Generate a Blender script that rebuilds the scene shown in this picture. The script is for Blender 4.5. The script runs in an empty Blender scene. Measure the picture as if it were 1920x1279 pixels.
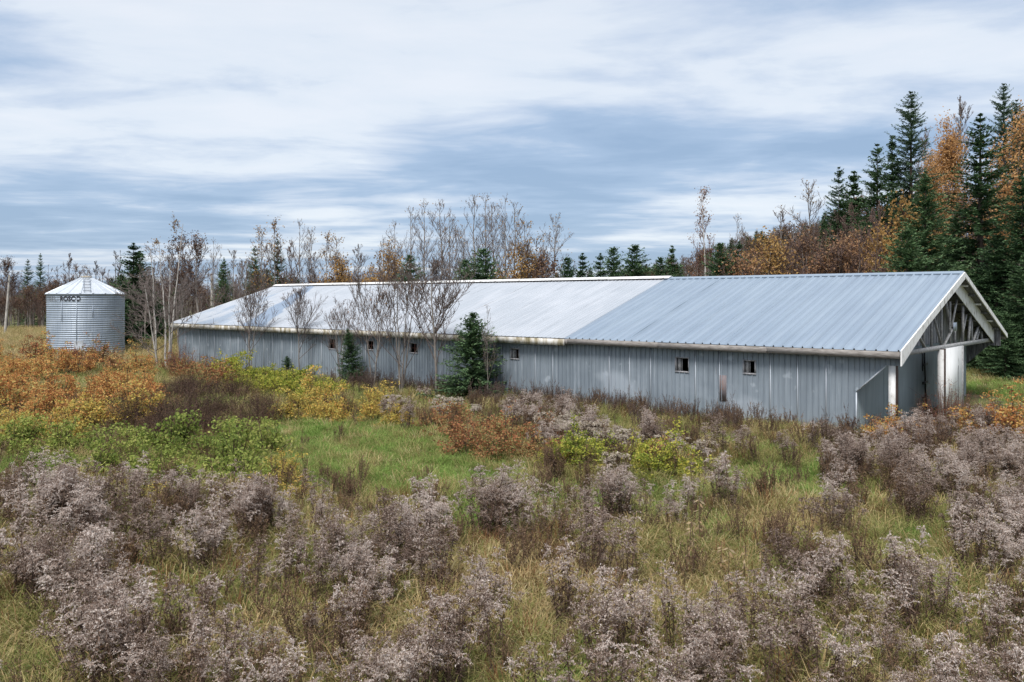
import bpy, math, random
import numpy as np
from mathutils import Vector, Matrix, Euler
R = math.radians
rng = np.random.default_rng(11)
random.seed(5)
scene = bpy.context.scene
COL = scene.collection

# ------------------------------------------------------------------ camera
F, HC, HOR = 1530.0, 4.06, 562.0        # focal length in photo pixels, eye height, horizon row
cam_data = bpy.data.cameras.new('camera')
cam = bpy.data.objects.new('camera', cam_data); COL.objects.link(cam)
cam.location = (0, 0, HC); cam.rotation_euler = (R(90), 0, 0)
cam_data.sensor_width = 36.0; cam_data.lens = F / 1920 * 36.0
cam_data.shift_y = -(639.5 - HOR) / 1920
cam_data.clip_start = 0.1; cam_data.clip_end = 8000
scene.camera = cam

# ------------------------------------------------------------------ sky
SUN_EL, SUN_AZ = R(57), R(200)          # azimuth clockwise from +Y
world = bpy.data.worlds.new('World'); scene.world = world; world.use_nodes = True
wt = world.node_tree; wn = wt.nodes; wl = wt.links
bg = wn['Background']; bg.inputs['Strength'].default_value = 0.1
def wnode(t, **k):
    n = wn.new(t)
    for a, b in k.items(): setattr(n, a, b)
    return n
def wmath(op, a, b=None, clamp=False):
    n = wnode('ShaderNodeMath', operation=op, use_clamp=clamp)
    for i, v in enumerate((a, b)):
        if v is None: continue
        if isinstance(v, (int, float)): n.inputs[i].default_value = v
        else: wl.new(v, n.inputs[i])
    return n.outputs[0]
sky = wnode('ShaderNodeTexSky', sky_type='NISHITA'); sky.sun_disc = False
sky.sun_elevation = SUN_EL; sky.sun_rotation = SUN_AZ
tc = wnode('ShaderNodeTexCoord'); sep = wnode('ShaderNodeSeparateXYZ'); wl.new(tc.outputs['Generated'], sep.inputs[0])
zc = wmath('ADD', wmath('MAXIMUM', sep.outputs[2], 0.0), 0.045)
cmb = wnode('ShaderNodeCombineXYZ')
wl.new(wmath('DIVIDE', sep.outputs[0], zc), cmb.inputs[0]); wl.new(wmath('DIVIDE', sep.outputs[1], zc), cmb.inputs[1])
def wnoise(scale, loc, sx, sy, detail, rough, dist):
    m = wnode('ShaderNodeMapping'); m.inputs['Scale'].default_value = (sx, sy, 1); m.inputs['Location'].default_value = loc
    m.inputs['Rotation'].default_value = (0, 0, R(-9))
    wl.new(cmb.outputs[0], m.inputs[0])
    n = wnode('ShaderNodeTexNoise'); n.inputs['Scale'].default_value = scale; n.inputs['Detail'].default_value = detail
    n.inputs['Roughness'].default_value = rough; n.inputs['Distortion'].default_value = dist
    wl.new(m.outputs[0], n.inputs['Vector']); return n.outputs['Fac']
n1 = wnoise(0.40, (9.1, 1.6, 0), 0.8, 1.0, 5, .5, .35)
n2 = wnoise(1.5, (7.4, 2.2, 3), 0.7, 1.0, 7, .58, .3)
mixv = wmath('ADD', wmath('MULTIPLY', n1, 0.66), wmath('MULTIPLY', n2, 0.40))
mixv = wmath('ADD', mixv, wmath('MULTIPLY', wmath('MINIMUM', wmath('MAXIMUM', sep.outputs[2], 0.0), 0.5), 0.42))
ramp = wnode('ShaderNodeValToRGB'); wl.new(mixv, ramp.inputs[0])
els = ramp.color_ramp.elements
els[0].position = .475; els[0].color = (.30, .42, .60, 1)
els[1].position = .745; els[1].color = (.80, .84, .905, 1)
for p, c in ((.55, (.38, .50, .68, 1)), (.615, (.57, .655, .79, 1)), (.672, (.74, .80, .88, 1))):
    e = els.new(p); e.color = c
sc10 = wnode('ShaderNodeVectorMath', operation='SCALE'); wl.new(ramp.outputs[0], sc10.inputs[0]); sc10.inputs['Scale'].default_value = 3.6
mx = wnode('ShaderNodeMix', data_type='RGBA'); mx.inputs['Factor'].default_value = .93
wl.new(sky.outputs[0], mx.inputs[6]); wl.new(sc10.outputs[0], mx.inputs[7]); wl.new(mx.outputs[2], bg.inputs['Color'])
# ------------------------------------------------------------------ sun (soft, overcast) and exposure
sd = bpy.data.lights.new('sun', 'SUN'); so = bpy.data.objects.new('sun', sd); COL.objects.link(so)
sd.energy = 1.5; sd.angle = R(22); sd.color = (1, .965, .92)
sdir = Vector((math.sin(SUN_AZ) * math.cos(SUN_EL), math.cos(SUN_AZ) * math.cos(SUN_EL), math.sin(SUN_EL)))
so.rotation_euler = (-sdir).to_track_quat('-Z', 'Y').to_euler(); so.location = sdir * 100
scene.view_settings.view_transform = 'Standard'; scene.view_settings.look = 'None'
scene.view_settings.exposure = 1.52; scene.view_settings.gamma = 1.0; scene.view_settings.use_curve_mapping = False
scene.cycles.max_bounces = 4; scene.cycles.diffuse_bounces = 3; scene.cycles.glossy_bounces = 2; scene.cycles.transparent_max_bounces = 4

# ------------------------------------------------------------------ helpers
def px(u, d): return (u - 960) / F * d                      # photo column at a depth -> x
def dep(v): return HC * F / (v - HOR)                       # depth of flat ground at a photo row
def hgt(vtop, d): return HC + (HOR - vtop) / F * d          # height of a point seen at row vtop

class Geo:
    """collects verts + faces (tri or quad) with material slots -> one mesh"""
    def __init__(s): s.V = []; s.F3 = []; s.F4 = []; s.n = 0; s.m3 = []; s.m4 = []
    def add(s, V, Fc, m=0):
        V = np.asarray(V, float).reshape(-1, 3); Fc = np.asarray(Fc, int)
        if len(Fc) == 0: return
        (s.F3 if Fc.shape[1] == 3 else s.F4).append(Fc + s.n)
        (s.m3 if Fc.shape[1] == 3 else s.m4).append(np.full(len(Fc), m, int))
        s.V.append(V); s.n += len(V)
    def box(s, a, b, m=0):
        (x0, y0, z0), (x1, y1, z1) = a, b
        s.add([(x0,y0,z0),(x1,y0,z0),(x1,y1,z0),(x0,y1,z0),(x0,y0,z1),(x1,y0,z1),(x1,y1,z1),(x0,y1,z1)],
              [(0,3,2,1),(4,5,6,7),(0,1,5,4),(1,2,6,5),(2,3,7,6),(3,0,4,7)], m)
    def bar(s, p, q, w, t, up=(0, 0, 1), m=0):
        p = np.array(p, float); q = np.array(q, float); d = q - p; d /= np.linalg.norm(d)
        u = np.cross(d, np.array(up, float))
        if np.linalg.norm(u) < 1e-4: u = np.cross(d, (1, 0, 0))
        u /= np.linalg.norm(u); v = np.cross(u, d)
        c = []
        for e in (p, q):
            for a, b in ((-1,-1),(1,-1),(1,1),(-1,1)): c.append(e + u * a * w / 2 + v * b * t / 2)
        s.add(c, [(0,1,2,3),(7,6,5,4),(0,4,5,1),(1,5,6,2),(2,6,7,3),(3,7,4,0)], m)
    def prism(s, poly, ext, m=0):
        """poly: planar list of 3d points, extruded by vector ext"""
        poly = np.array(poly, float); n = len(poly); e = np.array(ext, float)
        V = np.vstack([poly, poly + e])
        for i in range(n):
            j = (i + 1) % n; s.add(V[[i, j, n + j, n + i]], [(0, 1, 2, 3)], m)
        for k in range(1, n - 1):
            s.add(V[[0, k + 1, k]], [(0, 1, 2)], m); s.add(V[[n, n + k, n + k + 1]], [(0, 1, 2)], m)
    def tube(s, P, r, sides=3, m=0):
        P = np.asarray(P, float); n = len(P)
        r = np.asarray(r, float) if np.ndim(r) else np.full(n, r)
        T = np.gradient(P, axis=0); T /= np.linalg.norm(T, axis=1)[:, None] + 1e-9
        ref = np.array((1., 0, 0)) if abs(T[0][2]) > .8 else np.array((0, 0, 1.))
        U = np.cross(T, ref); U /= np.linalg.norm(U, axis=1)[:, None] + 1e-9
        W = np.cross(T, U)
        a = np.arange(sides) * 2 * np.pi / sides
        V = P[:, None] + r[:, None, None] * (np.cos(a)[None, :, None] * U[:, None] + np.sin(a)[None, :, None] * W[:, None])
        i = np.arange(n - 1)[:, None] * sides; j = np.arange(sides)[None]; k = (j + 1) % sides
        s.add(V.reshape(-1, 3), np.stack([i + j, i + k, i + k + sides, i + j + sides], -1).reshape(-1, 4), m)
    def quads(s, C, A, B, m=0):
        """diamond cards: centre C, half-axes A and B"""
        n = len(C); V = np.stack([C - A, C + B, C + A, C - B], 1).reshape(-1, 3)
        s.add(V, np.arange(4 * n).reshape(n, 4), m)
    def mesh(s, name, mats, smooth=False):
        me = bpy.data.meshes.new(name)
        V = np.vstack(s.V); F3 = np.vstack(s.F3) if s.F3 else np.zeros((0, 3), int); F4 = np.vstack(s.F4) if s.F4 else np.zeros((0, 4), int)
        mi = np.concatenate(s.m3 + s.m4) if (s.m3 or s.m4) else np.zeros(0, int)
        me.vertices.add(len(V)); me.vertices.foreach_set('co', V.astype(np.float32).ravel())
        me.loops.add(F3.size + F4.size); me.loops.foreach_set('vertex_index', np.concatenate([F3.ravel(), F4.ravel()]).astype(np.int32))
        tot = np.concatenate([np.full(len(F3), 3), np.full(len(F4), 4)])
        st = np.concatenate([[0], np.cumsum(tot)[:-1]])
        me.polygons.add(len(tot)); me.polygons.foreach_set('loop_start', st.astype(np.int32))
        me.polygons.foreach_set('loop_total', tot.astype(np.int32)); me.polygons.foreach_set('material_index', mi.astype(np.int32))
        if smooth: me.polygons.foreach_set('use_smooth', np.ones(len(tot), bool))
        for mt in (mats if isinstance(mats, (list, tuple)) else [mats]): me.materials.append(mt)
        me.update(calc_edges=True); me.validate()
        return me
    def join(s, o, m=0):
        """append another Geo with material offset m"""
        b = s.n
        for V in o.V: s.V.append(V); s.n += len(V)
        for Fc, mm in zip(o.F3, o.m3): s.F3.append(Fc + b); s.m3.append(mm + m)
        for Fc, mm in zip(o.F4, o.m4): s.F4.append(Fc + b); s.m4.append(mm + m)

def obj(name, me, parent=None, loc=None, label=None, cat=None, group=None, kind=None):
    o = bpy.data.objects.new(name, me); COL.objects.link(o)
    if parent: o.parent = parent
    if loc is not None: o.location = loc
    tag(o, label, cat, group, kind); return o
def tag(o, label=None, cat=None, group=None, kind=None):
    for k, v in (('label', label), ('category', cat), ('group', group), ('kind', kind)):
        if v: o[k] = v
def empty(name, loc, rz=0, sc=1, **k):
    o = bpy.data.objects.new(name, None); COL.objects.link(o); o.empty_display_size = .2
    o.location = loc; o.rotation_euler = (0, 0, rz)
    o.scale = (sc,) * 3 if np.ndim(sc) == 0 else sc
    tag(o, **k); return o

# ------------------------------------------------------------------ materials
def mat(name, cols, scale=3., rough=.8, metal=0., spec=.3, detail=5, island=False, objrand=0., stretch=(1, 1, 1), bump=0., trans=0., pos=None, coord='Object'):
    m = bpy.data.materials.new(name); m.use_nodes = True; nt = m.node_tree; N = nt.nodes; L = nt.links
    b = N['Principled BSDF']; b.inputs['Roughness'].default_value = rough; b.inputs['Metallic'].default_value = metal
    b.inputs['Specular IOR Level'].default_value = spec
    if island:
        g = N.new('ShaderNodeNewGeometry'); fac = g.outputs['Random Per Island']
    else:
        t = N.new('ShaderNodeTexCoord'); mp = N.new('ShaderNodeMapping'); mp.inputs['Scale'].default_value = stretch
        L.new(t.outputs[coord], mp.inputs[0])
        n = N.new('ShaderNodeTexNoise'); n.inputs['Scale'].default_value = scale; n.inputs['Detail'].default_value = detail; n.inputs['Roughness'].default_value = .6
        L.new(mp.outputs[0], n.inputs['Vector']); fac = n.outputs['Fac']
    if objrand:
        oi = N.new('ShaderNodeObjectInfo'); a = N.new('ShaderNodeMath'); a.operation = 'MULTIPLY_ADD'
        L.new(oi.outputs['Random'], a.inputs[0]); a.inputs[1].default_value = objrand; a.inputs[2].default_value = -objrand / 2
        c = N.new('ShaderNodeMath'); c.operation = 'ADD'; c.use_clamp = True; L.new(a.outputs[0], c.inputs[0]); L.new(fac, c.inputs[1]); fac = c.outputs[0]
    r = N.new('ShaderNodeValToRGB'); L.new(fac, r.inputs[0]); e = r.color_ramp.elements
    k = len(cols); pos = pos or ([i / (k - 1) for i in range(k)] if island else [.3 + .4 * i / (k - 1) for i in range(k)])
    while len(e) < k: e.new(.5)
    for i in range(k): e[i].position = pos[i]; e[i].color = (*cols[i], 1)
    L.new(r.outputs[0], b.inputs['Base Color'])
    if bump:
        bp = N.new('ShaderNodeBump'); bp.inputs['Strength'].default_value = bump; bp.inputs['Distance'].default_value = .02
        L.new(fac, bp.inputs['Height']); L.new(bp.outputs[0], b.inputs['Normal'])
    if trans:
        tr = N.new('ShaderNodeBsdfTranslucent'); L.new(r.outputs[0], tr.inputs['Color']); ms = N.new('ShaderNodeMixShader'); ms.inputs[0].default_value = trans
        L.new(b.outputs[0], ms.inputs[1]); L.new(tr.outputs[0], ms.inputs[2]); L.new(ms.outputs[0], N['Material Output'].inputs['Surface'])
    return m
M = {}
def leafmat(n, cols, tr=.3, objrand=.35): M[n] = mat(n, cols, island=True, rough=.75, spec=.2, trans=tr, objrand=objrand)
leafmat('plume', [(.10,.062,.043), (.25,.178,.14), (.43,.33,.28), (.60,.50,.44), (.76,.68,.63)], .4, .7)
leafmat('plume_dark', [(.075,.05,.045), (.12,.085,.075), (.17,.125,.115), (.26,.21,.20)], .3, .3)
leafmat('aster', [(.26,.20,.145), (.50,.43,.35), (.72,.66,.57)], .3, .3)
leafmat('weed_stem', [(.035,.02,.016), (.08,.05,.038), (.13,.085,.062), (.18,.125,.09)], .15, .4)
leafmat('grass_green', [(.08,.15,.028), (.19,.31,.065), (.31,.46,.115), (.45,.54,.19)], .45)
leafmat('grass_olive', [(.085,.10,.025), (.19,.205,.06), (.32,.30,.11), (.47,.40,.18)], .42)
leafmat('grass_straw', [(0.175,0.119,0.050), (0.375,0.263,0.125), (0.550,0.413,0.213), (0.620,0.550,0.325)], .35)
leafmat('grass_rust', [(.11,.045,.02), (.22,.10,.045), (.30,.155,.075)], .3)
leafmat('leaf_orange', [(0.259,0.097,0.043), (0.454,0.194,0.070), (0.605,0.302,0.108), (0.605,0.410,0.140), (0.389,0.367,0.130)], .38)
leafmat('leaf_rust', [(0.149,0.063,0.034), (0.299,0.115,0.057), (0.414,0.184,0.086), (0.345,0.253,0.103), (0.253,0.230,0.092)], .3)
leafmat('leaf_yellow', [(0.207,0.196,0.057), (0.414,0.356,0.092), (0.598,0.460,0.115), (0.575,0.310,0.092)], .35)
leafmat('leaf_lime', [(0.096,0.136,0.022), (0.240,0.288,0.045), (0.416,0.416,0.073), (0.544,0.464,0.096)], .35)
leafmat('leaf_green', [(.11,.15,.035), (.21,.27,.06), (.32,.37,.09), (.42,.42,.13)], .4)
leafmat('leaf_dark', [(.035,.02,.017), (.065,.038,.03), (.105,.062,.047), (.16,.09,.06)], .2)
leafmat('leaf_birch', [(.24,.14,.05), (.38,.22,.075), (.46,.31,.12)], .35)
leafmat('leaf_amber', [(.34,.17,.065), (.50,.28,.11), (.60,.37,.17), (.42,.23,.10)], .38)
leafmat('leaf_pink', [(.22,.11,.06), (.34,.19,.10), (.42,.28,.15)], .3)
leafmat('leaf_brown', [(.06,.032,.022), (.12,.07,.048), (.19,.115,.075), (.25,.15,.08)], .25)
leafmat('leaf_tan', [(.22,.14,.075), (.36,.26,.15), (.46,.36,.23)], .3)
leafmat('stalk_brown', [(.10,.06,.035), (.20,.125,.075), (.30,.20,.13)], .3)
leafmat('needle', [(0.029,0.060,0.029), (0.058,0.111,0.049), (0.098,0.163,0.072), (0.143,0.215,0.104)], .15, .4)
leafmat('needle_blue', [(0.034,0.065,0.042), (0.068,0.117,0.072), (0.107,0.169,0.104), (0.156,0.221,0.137)], .15, .4)
M['bark_grey'] = mat('bark_grey', [(.10,.085,.075), (.21,.185,.165), (.30,.27,.245)], 6, .9, stretch=(1, 1, .3), bump=.4)
M['bark_pale'] = mat('bark_pale', [(.22,.20,.18), (.42,.39,.36), (.55,.52,.48)], 5, .85, stretch=(1, 1, .5), bump=.3)
M['bark_brown'] = mat('bark_brown', [(.05,.034,.027), (.10,.073,.06), (.16,.12,.10)], 6, .9, stretch=(1, 1, .3), bump=.4)
M['twig_grey'] = mat('twig_grey', [(.10,.08,.07), (.16,.13,.12), (.23,.19,.175)], 4, .9)
M['twig_brown'] = mat('twig_brown', [(.06,.038,.032), (.10,.066,.056), (.15,.10,.085)], 2, .9, objrand=.5)
M['twig_fan'] = mat('twig_fan', [(.075,.055,.047), (.125,.095,.083), (.18,.145,.13)], 4, .9)
M['twig_red'] = mat('twig_red', [(.09,.04,.035), (.15,.07,.055), (.20,.11,.085)], 2, .9)
M['wood_grey'] = mat('wood_grey', [(.14,.125,.115), (.26,.24,.225), (.36,.34,.32)], 4, .85, stretch=(1, 6, 6), bump=.3)
M['wood_dark'] = mat('wood_dark', [(.06,.06,.066), (.13,.13,.142), (.25,.25,.265)], 3, .85, stretch=(6, 6, .8), bump=.3)
M['wood_web'] = mat('wood_web', [(.20,.20,.205), (.34,.34,.345), (.46,.46,.46)], 4, .85, stretch=(3, 3, 3), bump=.2)
M['wood_brown'] = mat('wood_brown', [(.035,.022,.018), (.065,.04,.032), (.10,.068,.055)], 5, .85, stretch=(5, 5, 1.5), bump=.5)
M['paint_white'] = mat('paint_white', [(.24,.225,.20), (.62,.61,.59), (.74,.74,.73), (.79,.79,.785)], 5, .6, pos=[.30, .40, .5, .68], stretch=(1, 1, .6), bump=.15)
M['paint_moss'] = mat('paint_moss', [(.16,.14,.075), (.34,.30,.22), (.60,.58,.54), (.70,.69,.67)], 3.2, .7, pos=[.33, .44, .55, .68], stretch=(1, 1, .4), bump=.2)
M['door_white'] = mat('door_white', [(.45,.44,.42), (.76,.76,.75), (.82,.82,.815)], 3, .6, pos=[.30, .38, .6], stretch=(1, 1, .5))
M['plank_grey'] = mat('plank_grey', [(.15,.15,.16), (.28,.28,.295), (.45,.45,.47)], 3, .85, stretch=(6, 6, .8), bump=.3)
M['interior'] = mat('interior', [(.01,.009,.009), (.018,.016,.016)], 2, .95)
M['rust_plate'] = mat('rust_plate', [(.36,.15,.05), (.20,.14,.125), (.17,.145,.15), (.21,.18,.19)], 4.5, .8, pos=[.34, .40, .5, .7])
M['concrete'] = mat('concrete', [(.20,.19,.175), (.34,.33,.31)], 3, .9, bump=.3)
M['black_paint'] = mat('black_paint', [(.02,.02,.025), (.05,.05,.055)], 20, .7)
M['faded_paint'] = mat('faded_paint', [(.08,.085,.10), (.20,.215,.24), (.30,.32,.35)], 9, .7)
M['dark_metal'] = mat('dark_metal', [(.03,.03,.035), (.07,.07,.075)], 12, .6, metal=.4)
M['wire'] = mat('wire', [(.05,.05,.055), (.08,.08,.085)], 5, .6)

def metal_sheet(name, base, dark, light, rough, metal, spots=True, strip=False, streak=(9, 9, .5)):
    """painted or galvanised sheet: barn-local coordinates, weathering with its own shapes, each sheet a little different"""
    m = bpy.data.materials.new(name); m.use_nodes = True; nt = m.node_tree; N = nt.nodes; L = nt.links; b = N['Principled BSDF']
    t = N.new('ShaderNodeTexCoord'); oi = N.new('ShaderNodeObjectInfo')
    def noise(sc, st=(1, 1, 1), det=5, r=.6):
        mp = N.new('ShaderNodeMapping'); mp.inputs['Scale'].default_value = st; L.new(t.outputs['Object'], mp.inputs[0])
        n = N.new('ShaderNodeTexNoise'); n.inputs['Scale'].default_value = sc; n.inputs['Detail'].default_value = det; n.inputs['Roughness'].default_value = r
        L.new(mp.outputs[0], n.inputs['Vector']); return n.outputs['Fac']
    def ma(op, a, bb, clamp=False, c=None):
        n = N.new('ShaderNodeMath'); n.operation = op; n.use_clamp = clamp
        for i, v in enumerate((a, bb, c)):
            if v is None: continue
            if isinstance(v, (int, float)): n.inputs[i].default_value = v
            else: L.new(v, n.inputs[i])
        return n.outputs[0]
    def mixc(f, a, c):
        n = N.new('ShaderNodeMix'); n.data_type = 'RGBA'
        if isinstance(f, (int, float)): n.inputs[0].default_value = f
        else: L.new(f, n.inputs[0])
        for i, v in ((6, a), (7, c)):
            if isinstance(v, tuple): n.inputs[i].default_value = (*v, 1)
            else: L.new(v, n.inputs[i])
        return n.outputs[2]
    def step(v, lo, hi):
        n = N.new('ShaderNodeMapRange'); n.interpolation_type = 'SMOOTHSTEP'; n.inputs[1].default_value = lo; n.inputs[2].default_value = hi; L.new(v, n.inputs[0]); return n.outputs[0]
    big = noise(.45); st = noise(1.0, streak); fine = noise(7)
    c = mixc(step(ma('ADD', ma('MULTIPLY', big, .5), ma('MULTIPLY', st, .5)), .38, .62), dark, base)
    c = mixc(ma('MULTIPLY', step(st, .55, .75), .6), c, light)
    c = mixc(ma('MULTIPLY', oi.outputs['Random'], .28), c, dark)
    if spots:
        sp = noise(2.6, (1, 1, 1), 2, .4); c = mixc(ma('MULTIPLY', step(sp, .66, .74), .55), c, light)
        bl = noise(.33, (1, 1, 1.6), 3, .5); c = mixc(ma('MULTIPLY', step(bl, .56, .70), .55), c, light)
    if strip:   # a strip where the coating has gone, and blotchy coating beyond it
        s = N.new('ShaderNodeSeparateXYZ'); L.new(t.outputs['Object'], s.inputs[0])
        y01 = ma('DIVIDE', s.outputs[1], -7.5)
        cx = ma('MULTIPLY_ADD', y01, 5.0, c=33.4); wob = ma('MULTIPLY_ADD', noise(.6), 1.2, c=-.6)
        dx = ma('ABSOLUTE', ma('ADD', ma('SUBTRACT', s.outputs[0], cx), wob), None)
        wd = ma('MULTIPLY_ADD', y01, -.75, c=1.15)
        inside = ma('SUBTRACT', 1.0, step(ma('SUBTRACT', dx, wd), -.12, .15))
        c = mixc(ma('MULTIPLY', inside, .9), c, (.20, .265, .36))
        far = step(ma('SUBTRACT', s.outputs[0], cx), .5, 3.0); blot = step(noise(1.1, (1, .5, .5)), .5, .6)
        c = mixc(ma('MULTIPLY', ma('MULTIPLY', far, blot), .75), c, (.26, .325, .41))
    rs = noise(1.7, (2.5, 2.5, .45), 6, .7); c = mixc(ma('MULTIPLY', step(rs, .66, .78), .5), c, (.17, .105, .065))
    c = mixc(ma('MULTIPLY', step(fine, .62, .8), .25), c, dark)
    L.new(c, b.inputs['Base Color']); b.inputs['Metallic'].default_value = metal
    L.new(ma('MULTIPLY_ADD', big, .25, c=rough - .12), b.inputs['Roughness'])
    return m
M['roof_blue'] = metal_sheet('roof_blue', (.265,.33,.405), (.235,.297,.375), (.30,.36,.43), .40, .2, spots=False, streak=(3, .4, .4))
M['roof_white'] = metal_sheet('roof_white', (.42,.447,.49), (.355,.387,.43), (.48,.50,.535), .5, .1, spots=False, strip=True, streak=(3, .4, .4))
M['wall_metal'] = metal_sheet('wall_metal', (.285,.33,.375), (.205,.242,.28), (.47,.52,.575), .5, .2)
M['wall_fine'] = metal_sheet('wall_fine', (.33,.385,.41), (.25,.30,.325), (.44,.49,.52), .5, .25, spots=False)
M['silo_metal'] = metal_sheet('silo_metal', (.40,.455,.53), (.29,.34,.41), (.54,.59,.65), .45, .35, spots=False)
M['silo_roof'] = metal_sheet('silo_roof', (.56,.60,.645), (.44,.48,.53), (.66,.69,.72), .5, .25, spots=False)

# ------------------------------------------------------------------ terrain
def vn(x, y, s, seed=0):
    return (np.sin(x * s + 1.3 + seed) * np.cos(y * s * 1.17 + .7 * seed) + .6 * np.sin(x * s * 2.3 + y * s * 1.9 + 2 * seed) + .4 * np.cos(x * s * 4.1 - y * s * 3.7 + seed)) / 2
def ground(x, y):
    x = np.asarray(x, float); y = np.asarray(y, float)
    d = np.hypot(x, y)
    z = .10 * vn(x, y, .22) + .05 * vn(x, y, .9, 2)
    z = z * np.clip((d - 3) / 6, 0, 1)
    # wooded hill far right, low ridge all around the horizon
    ang = np.arctan2(x, np.maximum(y, 1e-3))
    hill = 17 * np.exp(-((ang - .42) / .22) ** 2) * np.clip((d - 95) / 190, 0, 1)
    hill = np.where(y > 0, hill, 0)
    slope = 5.5 * np.clip((x - 34) / 40, 0, 1) * np.clip((y - 45) / 45, 0, 1)
    rim = 6 * np.clip((d - 300) / 500, 0, 1.5)
    return z + hill + slope + rim
rr = np.concatenate([[0.], np.geomspace(2.0, 2500, 150)]); nth = 180
th = np.arange(nth) * 2 * np.pi / nth
gx = rr[:, None] * np.sin(th); gy = rr[:, None] * np.cos(th)
GV = np.stack([gx, gy, ground(gx, gy)], -1).reshape(-1, 3)
i = np.arange(len(rr) - 1)[:, None] * nth; j = np.arange(nth)[None]; k = (j + 1) % nth
g = Geo(); g.add(GV, np.stack([i + j, i + k, i + k + nth, i + j + nth], -1).reshape(-1, 4)[:, ::-1])
M['soil'] = mat('soil', [(.045,.035,.018), (.075,.075,.026), (.10,.105,.035), (.15,.12,.06)], .6, .95, detail=9, bump=.6)
gm = g.mesh('ground', M['soil'], True)
obj('ground', gm, kind='structure', label='meadow ground of thatch and short grass reaching to the woods')

# ------------------------------------------------------------------ barn (local x along its length, -y across its width)
AX = math.atan2(.6561, -.7547)
barn = empty('barn', (10.9, 22.9, 0), AX, label='long low metal-clad barn with ribbed gable roof and open truss porch', cat='barn')
LEN, WID, ZE, ZR = 42.7, 15.0, 2.6, 5.0
SL = (ZR - ZE) / (WID / 2)
def roofz(w): return ZE + SL * (w if w < WID / 2 else WID - w)
WN, WF, LE = .35, 14.0, 1.32                   # near wall, far wall, recessed end wall
def bobj(name, geo, m, parent=barn, label=None, smooth=False): return obj(name, geo.mesh(name, m, smooth), parent, label=label)
def profile(x0, x1, pitch, rw, rh, first):
    """sheet profile: list of (x, height)"""
    pts = [(x0, 0.)]; x = first
    while x < x1 - rw:
        if x > x0 + .004: pts += [(x, 0.), (x + rw * .25, rh), (x + rw * .75, rh), (x + rw, 0.)]
        x += pitch
    return pts + [(x1, 0.)]
# roof boarding under the sheets, its boards and purlins seen under the overhang
g = Geo(); TH = .09
for s in (0, 1):
    w0, w1 = (0.02, WID / 2) if s == 0 else (WID / 2, WID - .02)
    g.prism([(.05, -w0, roofz(w0) - .02), (.05, -w1, roofz(w1) - .02), (.05, -w1, roofz(w1) - TH), (.05, -w0, roofz(w0) - TH)], (LEN - .1, 0, 0))
roof = bobj('roof', g, M['wood_dark'])
def roof_sheet(x0, x1, side, white):
    w0, w1 = 0., WID / 2 + (.0 if white else 0)
    pr = profile(x0, x1, .205 if white else .3033, .035 if white else .055, .016 if white else .045, x0 + (.0 if white else .0) + .02)
    nr = 6; g = Geo(); lift = .012 if white else .006
    V = []
    jit = rng.normal(0, .004)
    for x, h in pr:
        for q in range(nr + 1):
            w = w0 + (w1 - w0) * q / nr
            z = roofz(w) + h + lift + jit * (q % 2) - (.0 if q else .004)
            V.append((x, -(w if side == 0 else WID - w), z))
    n = len(pr); Fc = []
    for a in range(n - 1):
        for q in range(nr):
            o = a * (nr + 1) + q; f = (o, o + 1, o + nr + 2, o + nr + 1); Fc.append(f if side else f[::-1])
    g.add(V, Fc); return bobj('roof_sheet', g, M['roof_white'] if white else M['roof_blue'], roof)
SPLIT = 11.85
nb = 13
for s in (0, 1):
    for q in range(nb): roof_sheet(SPLIT * q / nb, SPLIT * (q + 1) / nb, s, False)
    nw = 37
    for q in range(nw): roof_sheet(SPLIT + (LEN - SPLIT) * q / nw, SPLIT + (LEN - SPLIT) * (q + 1) / nw, s, True)
# ridge caps
def ridge(x0, x1, z, hw, m, nm='ridge_cap'):
    g = Geo(); c = WID / 2
    P = [(-c + hw, z - SL * hw), (-c + hw * .5, z - SL * hw * .5 + .012), (-c, z + .012), (-c - hw * .5, z - SL * hw * .5 + .012), (-c - hw, z - SL * hw)]
    P2 = [(y, zz - .03) for y, zz in P]
    poly = [(x0, y, zz) for y, zz in P] + [(x0, y, zz) for y, zz in P2[::-1]]
    V = np.array(poly + [(x1, y, zz) for _, y, zz in poly]); n = len(poly)
    for a in range(n): b_ = (a + 1) % n; g.add(V[[a, b_, n + b_, n + a]], [(0, 1, 2, 3)])
    for o in (0, n):
        for a in range(4): g.add(V[[o + a, o + a + 1, o + n - 2 - a, o + n - 1 - a]], [(0, 1, 2, 3)])
    return bobj(nm, g, m, roof)
for a, b_ in ((0, 4.1), (4.08, 8.1), (8.08, SPLIT)): ridge(a, b_, ZR + .055, .20, M['roof_blue'])
x = SPLIT - .25; q = 0
while x < LEN - .3:
    e = min(x + 3.3, LEN); ridge(x, e - .03, ZR + .115 + rng.normal(0, .006), .24, M['paint_white']); x = e; q += 1
g = Geo()                                     # dark vent gap under the white cap
for s in (-1, 1): g.bar((SPLIT, -7.5 + s * .2, ZR - .03), (LEN - .1, -7.5 + s * .2, ZR - .03), .03, .10)
bobj('ridge_vent', g, M['interior'], roof)
# eave fascia boards
x = 0.02
while x < LEN - .2:
    e = min(x + (3.9 if x < SPLIT else 3.4), LEN)
    if x < SPLIT < e: e = SPLIT
    wh = x >= SPLIT - .01; h = .24 if wh else .19; dz = rng.normal(0, .008)
    for yy in (.0, -WID + .035):
        g = Geo(); g.box((x, yy - .035, ZE - .022 - h + dz), (e - .012, yy, ZE - .018 + dz)); bobj('fascia_board', g, M['paint_moss'] if wh else M['wood_grey'], roof)
    x = e
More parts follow.
